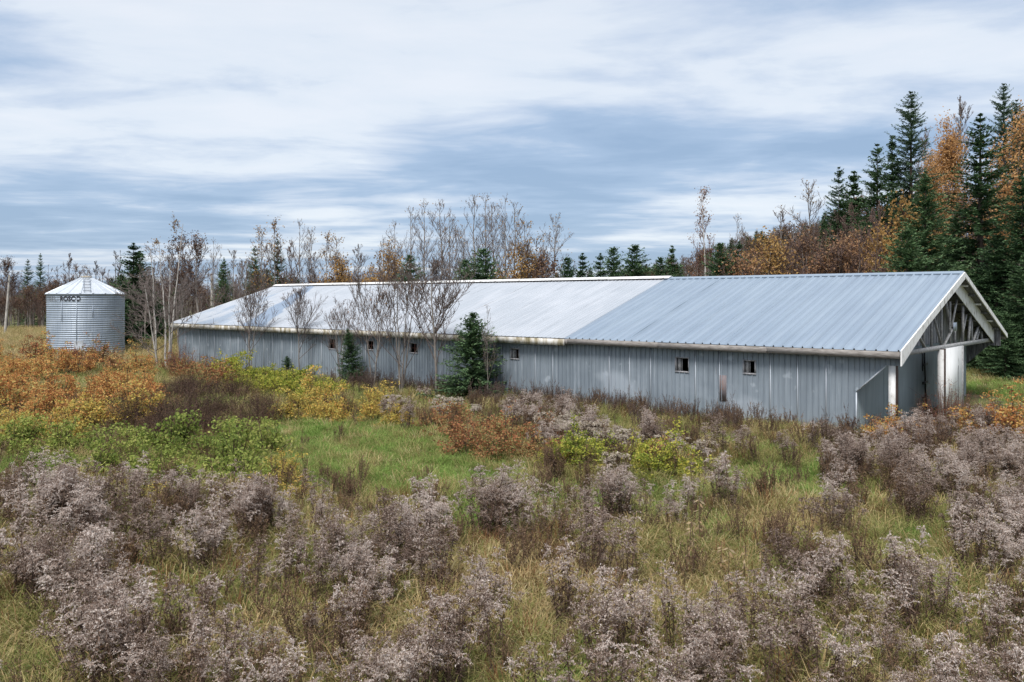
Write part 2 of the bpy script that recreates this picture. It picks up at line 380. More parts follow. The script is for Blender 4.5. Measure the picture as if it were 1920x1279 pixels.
# barge boards on the near gable (outer roof edge), chipped white paint
def barge(x0, side, lo=None):
    g = Geo(); f = lambda w: -(w if side == 0 else WID - w)
    lo = lo or .22
    nseg = 3
    ws = [0., 2.6, 5.1, 7.5]
    for a in range(nseg):
        w0, w1 = ws[a], ws[a + 1] - .012
        ex = .2 if a == 0 and side == 0 else .0
        poly = [(x0, f(w0), roofz(w0) + .03), (x0, f(w1), roofz(w1) + .03), (x0, f(w1), roofz(w1) - lo), (x0, f(w0), roofz(w0) - lo - ex)]
        g = Geo(); g.prism(poly, (-.04, 0, 0)); bobj('barge_board', g, M['paint_white'], roof)
barge(0.0, 0, .21); barge(0.0, 1, .14)
g = Geo()
for s in (0, 1):
    f = lambda w: -(w if s == 0 else WID - w)
    g.prism([(LEN, f(0), ZE + .02), (LEN, f(7.49), ZR + .02), (LEN, f(7.49), ZR - .2), (LEN, f(0), ZE - .2)], (.04, 0, 0))
bobj('barge_board', g, M['paint_white'], roof)
# lookout blocks under the far overhang
for w in np.arange(8.4, 14.9, 1.05):
    g = Geo(); g.bar((.06, -w, roofz(w) - .16), (1.3, -w, roofz(w) - .14), .045, .07); bobj('lookout', g, M['paint_white'] if int(w * 3) % 2 else M['wood_dark'], roof)
# inner gable: white boarded band along the slopes in the truss plane, vertical seams
LT = .30
gable = Geo(); gable.bar((LT + .10, -.9, 2.45), (LT + .10, -14.1, 2.41), .09, .15)       # bottom chord
for s in (0, 1):
    f = (lambda w: -w) if s == 0 else (lambda w: -(WID - w))
    gable.bar((LT + .10, f(.9), roofz(.9) - .18), (LT + .10, f(7.5), ZR - .18), .09, .13, up=(1, 0, 0))
truss = bobj('truss', gable, M['wood_web'], label='weathered open roof truss in the porch gable')
webs = [((8.54, 4.05), (7.81, 3.1)), ((7.81, 3.1), (6.52, 2.5)), ((7.0, 3.95), (7.5, 3.15)), ((5.22, 3.45), (6.14, 2.5)), ((4.09, 3.2), (4.18, 2.5)), ((3.3, 2.95), (4.09, 2.52)),
        ((9.98, 3.5), (9.2, 2.5)), ((11.78, 3.05), (10.92, 2.5)), ((8.23, 3.1), (8.23, 2.5)), ((6.14, 3.75), (6.14, 2.5)), ((12.6, 2.8), (12.6, 2.48)), ((2.6, 2.8), (2.6, 2.5)), ((10.9, 3.3), (10.9, 2.5)), ((9.2, 3.85), (9.2, 2.5)), ((5.1, 3.5), (5.1, 2.5)), ((7.3, 4.0), (7.3, 2.5)), ((12.2, 2.9), (11.7, 2.5)), ((10.4, 3.45), (10.1, 2.5))]
for kk, (p, q_) in enumerate(webs):
    g = Geo(); o = .0 if kk % 2 else .055
    g.bar((LT + .10 + o, -p[0], p[1]), (LT + .10 + o, -q_[0], q_[1]), .05, .08 if kk % 3 else .065, up=(1, 0, 0)); bobj('web_member', g, M['wood_web'], truss)
g = Geo(); g.box((LT + .04, -8.05, 2.95), (LT + .055, -7.55, 3.25)); bobj('gusset_plate', g, M['silo_metal'], truss)
for s in (0, 1):
    ws = np.arange(1.0, 7.5, .50) ; ws = np.append(ws, 7.495)
    f = (lambda w: -w) if s == 0 else (lambda w: -(WID - w))
    for a in range(len(ws) - 1):
        w0, w1 = ws[a], ws[a + 1] - .006; dz = .60
        g = Geo(); g.prism([(LT, f(w0), roofz(w0) - TH - .005), (LT, f(w1), roofz(w1) - TH - .005), (LT, f(w1), roofz(w1) - dz - .05), (LT, f(w0), roofz(w0) - dz - .05)], (-.022 - .004 * (a % 2), 0, 0))
        bobj('gable_board', g, M['paint_white'], truss)
# long wall: framing behind, ribbed sheets with window openings
wall = Geo()
for z in (.12, 1.05, 1.5, 2.2): wall.box((LE + .05, -WN - .14, z), (LEN - .45, -WN - .06, z + .08))
for x in np.arange(LE + .1, LEN - .5, 1.2): wall.box((x, -WN - .22, -.1), (x + .1, -WN - .142, 2.5))
wall_o = bobj('long_wall', wall, M['wood_brown'])
wins = [(26.34, 26.86, 1.62, 2.10), (23.40, 23.84, 1.70, 2.10), (20.36, 20.82, 1.68, 2.09), (14.38, 14.80, 1.70, 2.08), (6.82, 7.29, 1.62, 2.07), (4.46, 4.83, 1.70, 2.09), (30.6, 31.05, 1.66, 2.08), (34.4, 34.85, 1.66, 2.08), (17.5, 17.9, 1.66, 2.08)]
wins = wins[:6]
def wall_sheet(x0, x1, zb, zt, pitch, m, parent, plane=None, holes=(), rw=.032, rh=.03, off=0., name='wall_sheet', topf=None, botf=None):
    """plane: function (s, out, z) -> xyz"""
    pr = profile(x0, x1, pitch, rw, rh, x0 + .03); xs = [p[0] for p in pr]
    for h in holes:
        for e in h[:2]:
            if x0 < e < x1: xs.append(e)
    xs = sorted(set(round(v, 4) for v in xs)); hs = np.interp(xs, [p[0] for p in pr], [p[1] for p in pr])
    g = Geo()
    for a in range(len(xs) - 1):
        xa, xb = xs[a], xs[a + 1]; xm = (xa + xb) / 2
        za = [botf(xa) if botf else zb, topf(xa) if topf else zt]; zz = [botf(xb) if botf else zb, topf(xb) if topf else zt]
        segs = [(za[0], za[1], zz[0], zz[1])]
        for h in holes:
            if h[0] <= xm <= h[1]: segs = [(zb, h[2], zb, h[2]), (h[3], zt, h[3], zt)]
        for b0, t0, b1, t1 in segs:
            if t0 - b0 < .002 and t1 - b1 < .002: continue
            g.add([plane(xa, hs[a] + off, b0), plane(xb, hs[a + 1] + off, b1), plane(xb, hs[a + 1] + off, t1), plane(xa, hs[a] + off, t0)], [(0, 1, 2, 3)])
    return bobj(name, g, m, parent)
near = lambda s, o, z: (s, -WN + o, z)
ns = 47; sw = (LEN - .4 - LE) / ns
for q in range(ns):
    x0 = LE + sw * q
    wall_sheet(x0, x0 + sw + .012, -.12, 2.52, .185, M['wall_metal'], wall_o, near, [w for w in wins if w[1] > x0 and w[0] < x0 + sw + .012], off=.0 if q % 2 else .005)
# lap flashings between sheets show as pale lines
for q in range(1, ns):
    x0 = LE + sw * q
    if any(w[0] - .03 < x0 < w[1] + .03 for w in wins): continue
    if rng.random() < .75:
        g = Geo(); g.box((x0 - .012, -WN + .005, -.1), (x0 + .014, -WN + .024, 2.5)); bobj('lap_strip', g, M['silo_roof'], wall_o)
# porch corner: spandrel with a diagonal lower edge
def diag(s): return 2.17 if s < .47 else 2.17 + (1.34 - 2.17) * (s - .47) / (LE - .47)
for a, b_ in ((.04, .47), (.47, .90), (.90, LE)):
    wall_sheet(a, b_, 2.17, 2.52, .14, M['wall_metal'], wall_o, near, botf=diag, off=.003, name='spandrel_sheet')
farw = lambda s, o, z: (s, -WF - o, z)
for a, b_ in ((.04, .47), (.47, .90), (.90, LE)):
    wall_sheet(a, b_, 2.17, 2.85, .14, M['wood_dark'], wall_o, farw, botf=diag, off=.003, name='spandrel_sheet')
g = Geo(); g.box((LE + .02, -WN + .006, -.16), (LEN - .4, -WN - .05, .03)); bobj('sill_board', g, M['wood_grey'], wall_o)
g = Geo(); g.bar((LE - .012, -WN + .012, -.1), (LE - .012, -WN + .012, 1.33), .05, .03); g.bar((LE, -WN + .016, 1.34), (.47, -WN + .016, 2.17), .03, .04); bobj('corner_trim', g, M['silo_roof'], wall_o)
# windows: frame, leftover sash, dark room behind
for kk, (x0, x1, z0, z1) in enumerate(wins):
    g = Geo(); t = .045
    g.box((x0 - t, -WN - .10, z0 - t), (x1 + t, -WN + .03, z0 + .004)); g.box((x0 - t, -WN - .10, z1 - .004), (x1 + t, -WN + .03, z1 + t))
    g.box((x0 - t, -WN - .10, z0 + .004), (x0 + .004, -WN + .028, z1 - .004)); g.box((x1 - .004, -WN - .10, z0 + .004), (x1 + t, -WN + .028, z1 - .004))
    wo = obj('window', g.mesh('window', M['plank_grey']), barn)
    g = Geo()
    if kk in (0, 1, 2):
        c = (x0 + x1) / 2; g.box((c - .016, -WN - .07, z0), (c + .016, -WN - .045, z1)); g.box((x0, -WN - .068, (z0 + z1) / 2 - .014), (x1, -WN - .047, (z0 + z1) / 2 + .014))
        bobj('sash_bar', g, M['twig_red'], wo)
    else:
        g.box((x1 - .13, -WN - .09, z0), (x1 - .02, -WN - .06, z1)); g.box((x1 - .17, -WN - .15, z0), (x1 - .14, -WN - .1, z1)); bobj('broken_shutter', g, M['wood_web'], wo)
g = Geo(); g.box((5.42, -WN + .018, .74), (5.67, -WN + .034, 1.58)); bobj('patch_plate', g, M['rust_plate'], wall_o, label='brown patch plate with a rusty spot')
# far long wall, far end wall, room lining: a closed shell with a dark interior
g = Geo(); g.box((LE + .4, -WF, -.1), (LEN - .45, -WF + .08, 2.7))
g.prism([(LEN - .45, -WN - .06, -.1), (LEN - .45, -WF, -.1), (LEN - .45, -WF, 2.75), (LEN - .45, -7.5, ZR - .12), (LEN - .45, -WN - .06, 2.55)], (.05, 0, 0))
bobj('far_wall', g, M['wall_fine'])
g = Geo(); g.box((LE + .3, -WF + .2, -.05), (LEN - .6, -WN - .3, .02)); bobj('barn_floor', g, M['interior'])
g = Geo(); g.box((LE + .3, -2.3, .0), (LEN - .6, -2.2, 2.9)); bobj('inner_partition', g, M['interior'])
# recessed end wall: fine ribbed sheets below, dark weathered boards in the gable
endw = Geo()
for z in (.2, 1.2, 2.2): endw.box((LE + .06, -WF + .05, z), (LE + .12, -WN - .1, z + .08))
end_o = bobj('end_wall', endw, M['wood_brown'])
endp = lambda s, o, z: (LE - o, -s, z)
edges = np.linspace(WN, WF, 17)
for a in range(16):
    wall_sheet(edges[a], edges[a + 1] + .006, -.12, 2.42, .115, M['wall_fine'], end_o, endp, rw=.022, rh=.013, off=.004 * (a % 2))
ws = np.arange(WN, WF, .24)
for a, w0 in enumerate(ws):
    w1 = min(w0 + .232, WF); o = .014 * (a % 3)
    g = Geo(); g.prism([(LE - .02 - o, -w0, 2.43), (LE - .02 - o, -w1, 2.43), (LE - .02 - o, -w1, roofz(w1) - .10), (LE - .02 - o, -w0, roofz(w0) - .10)], (.022, 0, 0)); bobj('gable_plank', g, M['plank_grey'], end_o)
# white sliding door with trim
g = Geo(); g.box((.33, -8.74, .02), (.39, -6.07, 2.38)); door = bobj('door', g, M['door_white'], label='flaking white door panel beside the middle porch post')
g = Geo(); g.box((.318, -8.18, .3), (.328, -8.15, 1.7)); bobj('door_shadow_streak', g, M['wood_dark'], door)  # thin dark strip stands in for the shadow streak on the door
g = Geo(); g.box((.31, -8.95, -.1), (.42, -8.745, 2.38)); bobj('door_trim', g, M['wood_web'])
g = Geo(); g.bar((LE - .05, -7.45, 2.38), (LE - .05, -7.7, .15), .05, .04)
for z in (.55, 1.05, 1.1, 1.7, 1.75): g.bar((LE - .06, -7.2, z), (LE - .06, -7.85, z), .03, .035)
g.bar((LE - .05, -7.2, 2.3), (LE - .05, -7.25, 1.5), .03, .03)
bobj('door_track', g, M['dark_metal'], end_o)
# porch posts: white cladding on one face, bare brown timber on the other
for w, wd in ((WN + .02, .16), (5.75, .22)):
    g = Geo(); g.box((.24, -w - .30, -.15), (.40, -w - .02, 2.40)); p = bobj('post', g, M['wood_brown'])
    g = Geo(); g.box((.235, -w - .018, -.12), (.42, -w + .012, 2.38)); bobj('post_cladding', g, M['paint_white'], p)

# ------------------------------------------------------------------ grain bin
SX, SY, SR, SH = -31.3, 60.0, 2.56, 4.58
silo = empty('grain_bin', (SX, SY, float(ground(SX, SY)) - .05), 0, label='round corrugated steel grain bin with conical roof and black lettering', cat='grain bin')
base_az = math.atan2(-SX, -SY)
def ring(a0, a1, z0, z1, nwave, seg, rad):
    nz = nwave * 6; g = Geo(); zz = np.linspace(z0, z1, nz + 1); aa = np.linspace(a0, a1, seg + 1)
    r = rad + .015 * np.sin(np.linspace(0, nwave * 2 * np.pi, nz + 1))
    V = np.stack([r[:, None] * np.cos(aa), r[:, None] * np.sin(aa), np.repeat(zz[:, None], seg + 1, 1)], -1).reshape(-1, 3)
    i = np.arange(nz)[:, None] * (seg + 1); j = np.arange(seg)[None]
    g.add(V, np.stack([i + j, i + j + 1, i + j + seg + 2, i + j + seg + 1], -1).reshape(-1, 4)); return g
nt_, tiers = 8, 5
for t in range(tiers):
    me = ring(0, 2 * np.pi / nt_ + .02, 0, SH / tiers + .02, 6, 9, SR - .008 * (t % 2)).mesh('bin_sheet', M['silo_metal'], True)
    for q in range(nt_):
        o = obj('wall_sheet', me, silo, (0, 0, SH / tiers * t)); o.rotation_euler = (0, 0, 2 * np.pi / nt_ * q + (.39 if t % 2 else 0) + .2)
ZT = hgt(515, SY)
nr_ = 20; g = Geo(); a0, a1 = 0, 2 * np.pi / nr_; ro, ri = SR + .09, .34; zt, zb = ZT - .14, SH - .02
sect = lambda a, r, z: (r * math.cos(a), r * math.sin(a), z)
V = []
for a, h in ((a0, .045), (a0 + .035, .045), (a0 + .05, 0), (a1 - .012, 0), (a1, .045)):
    V += [sect(a, ro, zb + h), sect(a, (ro + ri) / 2, (zb + zt) / 2 + h), sect(a, ri, zt + h)]
for q in range(4): g.add(np.array(V)[[q*3, q*3+3, q*3+4, q*3+1]], [(0,1,2,3)]); g.add(np.array(V)[[q*3+1, q*3+4, q*3+5, q*3+2]], [(0,1,2,3)])
me = g.mesh('bin_roof_panel', M['silo_roof'])
for q in range(nr_): o = obj('roof_panel', me, silo); o.rotation_euler = (0, 0, a1 * q)
aa = np.linspace(0, 2 * np.pi, 25)
g = Geo(); g.tube([(ro * math.cos(a), ro * math.sin(a), zb - .02) for a in aa], .035, 4); obj('eave_ring', g.mesh('eave_ring', M['silo_metal']), silo)
M['rust_cap'] = mat('rust_cap', [(.22,.15,.05), (.38,.33,.25), (.50,.48,.44)], 6, .7)
g = Geo(); a_ = np.arange(16) * 2 * np.pi / 16
for (r0, z0), (r1, z1) in zip(((.36, zt - .02), (.36, zt + .05), (.40, zt + .05), (.39, zt + .08)), ((.36, zt + .05), (.40, zt + .05), (.39, zt + .08), (.02, zt + .14))):
    A = np.stack([r0 * np.cos(a_), r0 * np.sin(a_), np.full(16, z0)], 1); B = np.stack([r1 * np.cos(a_), r1 * np.sin(a_), np.full(16, z1)], 1)
    g.add(np.vstack([A, B]), [(q, (q + 1) % 16, 16 + (q + 1) % 16, 16 + q) for q in range(16)])
obj('roof_cap', g.mesh('roof_cap', M['rust_cap']), silo)
# roof ladder facing the meadow
ca = -math.pi / 2 + .50
lad = Geo(); pt = lambda t, s: np.array((math.cos(ca), math.sin(ca), 0)) * (ro + (ri - ro) * t) + np.array((-math.sin(ca), math.cos(ca), 0)) * s + np.array((0, 0, zb + (zt - zb) * t + .11))
for s in (-.2, .2): lad.bar(pt(.05, s), pt(.86, s), .03, .03)
lo_ = obj('roof_ladder', lad.mesh('roof_ladder', M['silo_metal']), silo)
for t in (.1, .28, .46, .64, .82):
    g = Geo(); g.bar(pt(t, -.26), pt(t, .26), .05, .05); obj('rung', g.mesh('rung', M['faded_paint']), lo_)
g = Geo(); g.tube([((SR + .06) * math.cos(a), (SR + .06) * math.sin(a), .04) for a in aa], .07, 4); obj('base_ring', g.mesh('base_ring', M['concrete']), silo)
g = Geo(); fa = base_az - math.pi / 2 * 0
for a, z0, z1 in ((-1.72, 2.6, 4.0), (-.93, 2.9, 3.7), (-1.33, 1.0, 4.5)):
    g.bar(((SR + .03) * math.cos(a), (SR + .03) * math.sin(a), z0), ((SR + .03) * math.cos(a), (SR + .03) * math.sin(a), z1), .03, .02)
obj('seam_bolts', g.mesh('seam_bolts', M['silo_metal']), silo)
g = ring(-1.40, -1.16, .5, 1.25, 1, 6, SR + .03); obj('access_hatch', g.mesh('access_hatch', M['silo_roof']), silo)
def cyl_text(s, a_start, a_end, z0, hh, m, bold):
    cu = bpy.data.curves.new('lettering', 'FONT'); cu.body = s; cu.size = 1.0; cu.offset = .022 if bold else .0
    to = bpy.data.objects.new('tmp_text', cu); COL.objects.link(to); dg = bpy.context.evaluated_depsgraph_get(); dg.update()
    me = bpy.data.meshes.new_from_object(to.evaluated_get(dg)); bpy.data.objects.remove(to)
    import bmesh
    bm = bmesh.new(); bm.from_mesh(me)
    bmesh.ops.subdivide_edges(bm, edges=[e for e in bm.edges if e.calc_length() > .12], cuts=2)
    xs = [v.co.x for v in bm.verts]; ys = [v.co.y for v in bm.verts]; X0, X1, Y0, Y1 = min(xs), max(xs), min(ys), max(ys)
    for v in bm.verts:
        a = a_start + (a_end - a_start) * (v.co.x - X0) / (X1 - X0); z = z0 + hh * (v.co.y - Y0) / (Y1 - Y0)
        v.co = ((SR + .033) * math.cos(a), (SR + .033) * math.sin(a), z)
    bm.to_mesh(me); bm.free(); me.materials.clear(); me.materials.append(m); return me
va = math.atan2(-SY, -SX)                       # direction of the viewer side of the bin
obj('lettering', cyl_text('ROSCO', va - R(39), va - R(8), SH - .54, .36, M['black_paint'], True), silo, label='bold black lettering')
obj('lettering', cyl_text('WESTEEL-', va - R(100), va - R(42), SH - .53, .34, M['faded_paint'], False), silo, label='faded grey lettering')

# ------------------------------------------------------------------ utility poles and wire
def pole(u, d, vtop, lean, label):
    x = px(u, d); z0 = float(ground(x, d)); h = hgt(vtop, d) - z0
    e = empty('utility_pole', (x, d, z0), label=label, cat='pole')
    g = Geo(); n = 8; t = np.linspace(0, 1, n)
    g.tube(np.stack([lean * t, 0 * t, h * t - .1], 1), np.linspace(.15, .10, n), 8); obj('shaft', g.mesh('shaft', M['bark_pale'], True), e)
    g = Geo(); g.tube([(lean, 0, h - .1), (lean, 0, h - .05), (lean, 0, h - .02)], [.105, .11, .05], 8); obj('cap', g.mesh('cap', M['wood_grey']), e)
    g = Geo(); g.bar((lean * .9, -.18, h * .88), (lean * .9, .18, h * .88), .06, .06); g.tube([(lean * .9, -.2, h * .88), (lean * .9, -.2, h * .88 + .1), (lean * .9, -.2, h * .88 + .16)], [.03, .05, .03], 6)
    obj('insulator', g.mesh('insulator', M['dark_metal']), e); return Vector((x + lean * .9, d - .2, z0 + h * .88 + .14))
A = pole(9, 95, 515, .55, 'leaning grey wooden utility pole beside the straw field and wood edge')
B = pole(398, 72, 512, -.05, 'upright pale utility pole behind the barn rake')
t = np.linspace(0, 1, 24)[:, None]; P = np.array(A) * (1 - t) + np.array(B) * t; P[:, 2] -= .5 * 4 * (t * (1 - t))[:, 0]
g = Geo(); g.tube(P, .014, 3); w = obj('overhead_wire', g.mesh('overhead_wire', M['wire']), label='thin wire strung between the two utility poles', cat='wire')

# ------------------------------------------------------------------ plant generators
def unit(v): return v / (np.linalg.norm(v, axis=-1, keepdims=True) + 1e-9)
def rand_dirs(n, r=rng): return unit(r.normal(size=(n, 3)))
def cards(g, C, s, asp=.6, m=0, up=0.):
    n = len(C); A = rand_dirs(n); A[:, 2] = A[:, 2] * (1 - up); A = unit(A); B = unit(np.cross(A, rand_dirs(n)))
    s = np.broadcast_to(s, (n,))[:, None]; g.quads(C, A * s, B * s * asp, m)

def weed_stalk(h, kind, r):
    """one stalk: (stem Geo, head Geo)"""
    st, hd = Geo(), Geo(); lean = r.normal(0, .09, 2); n = 6; t = np.linspace(0, 1, n)
    P = np.stack([lean[0] * h * t ** 1.6, lean[1] * h * t ** 1.6, h * t], 1)
    st.tube(P, np.linspace(.0065, .003, n), 3)
    k = 44; tt = r.uniform(.18, .86, k); C = np.stack([np.interp(tt, t, P[:, a]) for a in range(3)], 1)
    D = rand_dirs(k, r); D[:, 2] = -.5; D = unit(D); Lf = r.uniform(.018, .045, k)[:, None]
    st.quads(C + D * Lf, D * Lf, unit(np.cross(D, rand_dirs(k, r))) * .0075)
    if kind == 'plume':
        nb = r.integers(13, 20); tb = r.uniform(.79, 1.0, nb); pts = []
        side = r.uniform(0, 2 * np.pi)
        for q in range(nb):
            c = np.array([np.interp(tb[q], t, P[:, a]) for a in range(3)]); a = side + r.normal(0, 1.5) if q % 2 else r.uniform(0, 2 * np.pi)
            ln = (.035 + .085 * math.sin(math.pi * min(1, (1.04 - tb[q]) / .25) * .8)) * r.uniform(.7, 1.4)
            m_ = 18; s = np.linspace(.1, 1, m_)
            br = np.stack([np.cos(a) * ln * s, np.sin(a) * ln * s, ln * (1.05 * s - .85 * s ** 2.3)], 1) + c
            pts.append(br + r.normal(0, .006, br.shape))
        top = np.stack([P[-1, 0] + r.normal(0, .008, 10), P[-1, 1] + r.normal(0, .008, 10), P[-1, 2] + r.uniform(-.06, .05, 10)], 1); pts.append(top)
        [hd.tube(b_[[0, 8, 17]], .0022, 3) for b_ in pts[:-1]]
        C = np.vstack(pts); cards(hd, C, r.uniform(.006, .0145, len(C)), .45)
    elif kind == 'aster':
        nb = r.integers(10, 16); C = []
        for q in range(nb):
            a = r.uniform(0, 2 * np.pi); rad = .17 * math.sqrt(r.random()); c = P[-1] + np.array((math.cos(a) * rad, math.sin(a) * rad, r.normal(0, .02) - rad * .2))
            st.tube([P[-1] * 1 - (0, 0, .14), (P[-1] + c) / 2 - (0, 0, .06), c], .0025, 3); C.append(c + r.normal(0, .02, (9, 3)) * (1, 1, .5))
        C = np.vstack(C); cards(hd, C, r.uniform(.010, .019, len(C)), .8)
    else:   # dark spiky seed head
        C = []
        for q in range(5):
            a = r.uniform(0, 2 * np.pi); ln = r.uniform(.12, .3); b0 = np.array([np.interp(r.uniform(.6, .95), t, P[:, a_]) for a_ in range(3)])
            e = b0 + np.array((math.cos(a) * ln * .35, math.sin(a) * ln * .35, ln)); st.tube([b0, e], .003, 3); C.append(b0 + (e - b0) * r.uniform(.2, 1.05, (16, 1)) + r.normal(0, .010, (16, 3)))
        C = np.vstack(C); cards(hd, C, r.uniform(.009, .018, len(C)), .7)
    return st, hd
def place_geo(g, loc, rz=0., tilt=(0., 0.), s=1.):
    Mx = np.array((Matrix.Rotation(rz, 3, 'Z') @ Matrix.Rotation(tilt[0], 3, 'X') @ Matrix.Rotation(tilt[1], 3, 'Y')))
    o = Geo(); o.n = g.n; o.F3, o.F4, o.m3, o.m4 = g.F3, g.F4, g.m3, g.m4
    o.V = [v @ Mx.T * s + np.array(loc) for v in g.V]; return o
class Weed: pass
def weed_kind(kind, hmat, nvar, hr):
    W = Weed(); W.st, W.hd, W.h, W.gs, W.gh = [], [], [], [], []
    for q in range(nvar):
        h = rng.uniform(*hr); s, d = weed_stalk(h, kind, rng); W.gs.append(s); W.gh.append(d); W.h.append(h)
        W.st.append(s.mesh('stem', M['weed_stem'])); W.hd.append(d.mesh('seed_head', hmat))
    W.clump, W.joined = [], []
    for q in range(8):
        cs, ch = Geo(), Geo(); n = (3, 5, 8, 10, 13, 15, 17, 19)[q]
        for a in range(n):
            v = rng.integers(nvar); rad = (.07 + .010 * n) * math.sqrt(rng.random()); an = rng.uniform(0, 6.28); tl = (rng.normal(0, .08) + math.sin(an) * -rad * .5, rng.normal(0, .08) + math.cos(an) * rad * .5)
            loc = (math.cos(an) * rad, math.sin(an) * rad, -.02); rz = 0; s = rng.uniform(.84, 1.08) if rng.random() < .85 else rng.uniform(.5, .8)
            cs.join(place_geo(W.gs[v], loc, rz, tl, s)); ch.join(place_geo(W.gh[v], loc, rz, tl, s))
        W.clump.append((cs.mesh('stems', M['weed_stem']), ch.mesh('seed_heads', hmat)))
        jn = Geo(); jn.join(cs, 0); jn.join(ch, 1); W.joined.append(jn.mesh('weed_clump', [M['weed_stem'], hmat]))
    return W
W_gold = weed_kind('plume', M['plume'], 14, (.75, 1.15))
W_ast = weed_kind('aster', M['aster'], 8, (.65, .95))
W_brown = weed_kind('spike', M['stalk_brown'], 8, (.7, 1.2))
W_dark = weed_kind('spike', M['plume_dark'], 8, (.8, 1.35))

def grass_tuft(n, h, spread, w, droop, r=rng):
    g = Geo(); a = r.uniform(0, 6.28, n); rad = spread * np.sqrt(r.random(n)); B = np.stack([np.cos(a) * rad, np.sin(a) * rad, np.full(n, -.02)], 1)
    d = a + r.normal(0, 1.0, n); D = np.stack([np.cos(d), np.sin(d), 0 * d], 1); S = np.stack([-np.sin(d), np.cos(d), 0 * d], 1)
    hh = h * r.uniform(.5, 1.15, n); out = hh * droop * r.uniform(.3, 1.3, n); ww = w * r.uniform(.6, 1.2, n)
    rows = []
    for t, tw in ((0, 1), (.45, .9), (.8, .55)):
        c = B + D * (out * t ** 1.8)[:, None] + np.array((0, 0, 1)) * (hh * (t - .28 * droop * t ** 3))[:, None]
        rows += [c - S * (ww * tw)[:, None], c + S * (ww * tw)[:, None]]
    tip = B + D * out[:, None] + np.array((0, 0, 1)) * (hh * (1 - .42 * droop))[:, None]
    V = np.stack(rows + [tip], 1).reshape(-1, 3); o = np.arange(n)[:, None] * 7
    g.add(V, np.concatenate([o + np.array([[0, 1, 3, 2]]), o + np.array([[2, 3, 5, 4]])]))
    nb = g.n; g.add(V, o + np.array([[4, 5, 6]])); return g

def shrub(rad, h, nleaf, leaf, lmat, smat=None, nst=14, flat=.6):
    """leafy mound: (stems mesh, foliage mesh)"""
    st, fo = Geo(), Geo(); cl = []
    for q in range(nst):
        a = rng.uniform(0, 6.28); r_ = rad * math.sqrt(rng.random()) * .95; top = h * (1 - .5 * (r_ / rad) ** 2) * rng.uniform(.55, 1.2)
        e = np.array((math.cos(a) * r_, math.sin(a) * r_, top)); b0 = e * (.25, .25, 0) + (0, 0, -.05); m_ = (b0 + e) / 2 + (0, 0, h * .08)
        st.tube([b0, m_, e], [.012, .008, .004], 3)
        for s in range(5):
            c = b0 + (e - b0) * rng.uniform(.45, 1.0) + rng.normal(0, .13 * rad, 3) * (1, 1, .6); cl.append(c); st.tube([(b0 + m_) / 2 * .4 + m_ * .6, c], .004, 3)
    cl = np.array(cl); idx = rng.integers(0, len(cl), nleaf); C = cl[idx] + rng.normal(0, .05 * rad + .03, (nleaf, 3)) * (1, 1, .6); C[:, 2] = np.abs(C[:, 2] - .02) + .02
    cards(fo, C, rng.uniform(.55, 1.15, nleaf) * leaf, .55, up=flat)
    return st.mesh('stems', smat or M['weed_stem']), fo.mesh('foliage', lmat)
def twig_bush(rad, h, n, smat, bits, bmat):
    st, fo = Geo(), Geo(); C = []
    for q in range(n):
        a = rng.uniform(0, 6.28); r_ = rad * math.sqrt(rng.random()); e = np.array((math.cos(a) * r_, math.sin(a) * r_, h * (1 - .5 * (r_ / rad) ** 2) * rng.uniform(.55, 1.3)))
        b0 = np.array((e[0] * .4, e[1] * .4, -.05)); m_ = (b0 + e) / 2 + rng.normal(0, .06, 3); st.tube([b0, m_, e], [.008, .006, .003], 3)
        for s in range(4):
            c = m_ + (e - m_) * rng.random(); f = c + rng.normal(0, .14, 3) + (0, 0, .08); st.tube([c, f], [.004, .0025], 3); C.append(f + rng.normal(0, .05, (bits, 3)))
    C = np.vstack(C); C[:, 2] = np.maximum(C[:, 2], .03); cards(fo, C, rng.uniform(.012, .026, len(C)), .6)
    return st.mesh('stems', smat), fo.mesh('foliage', bmat)

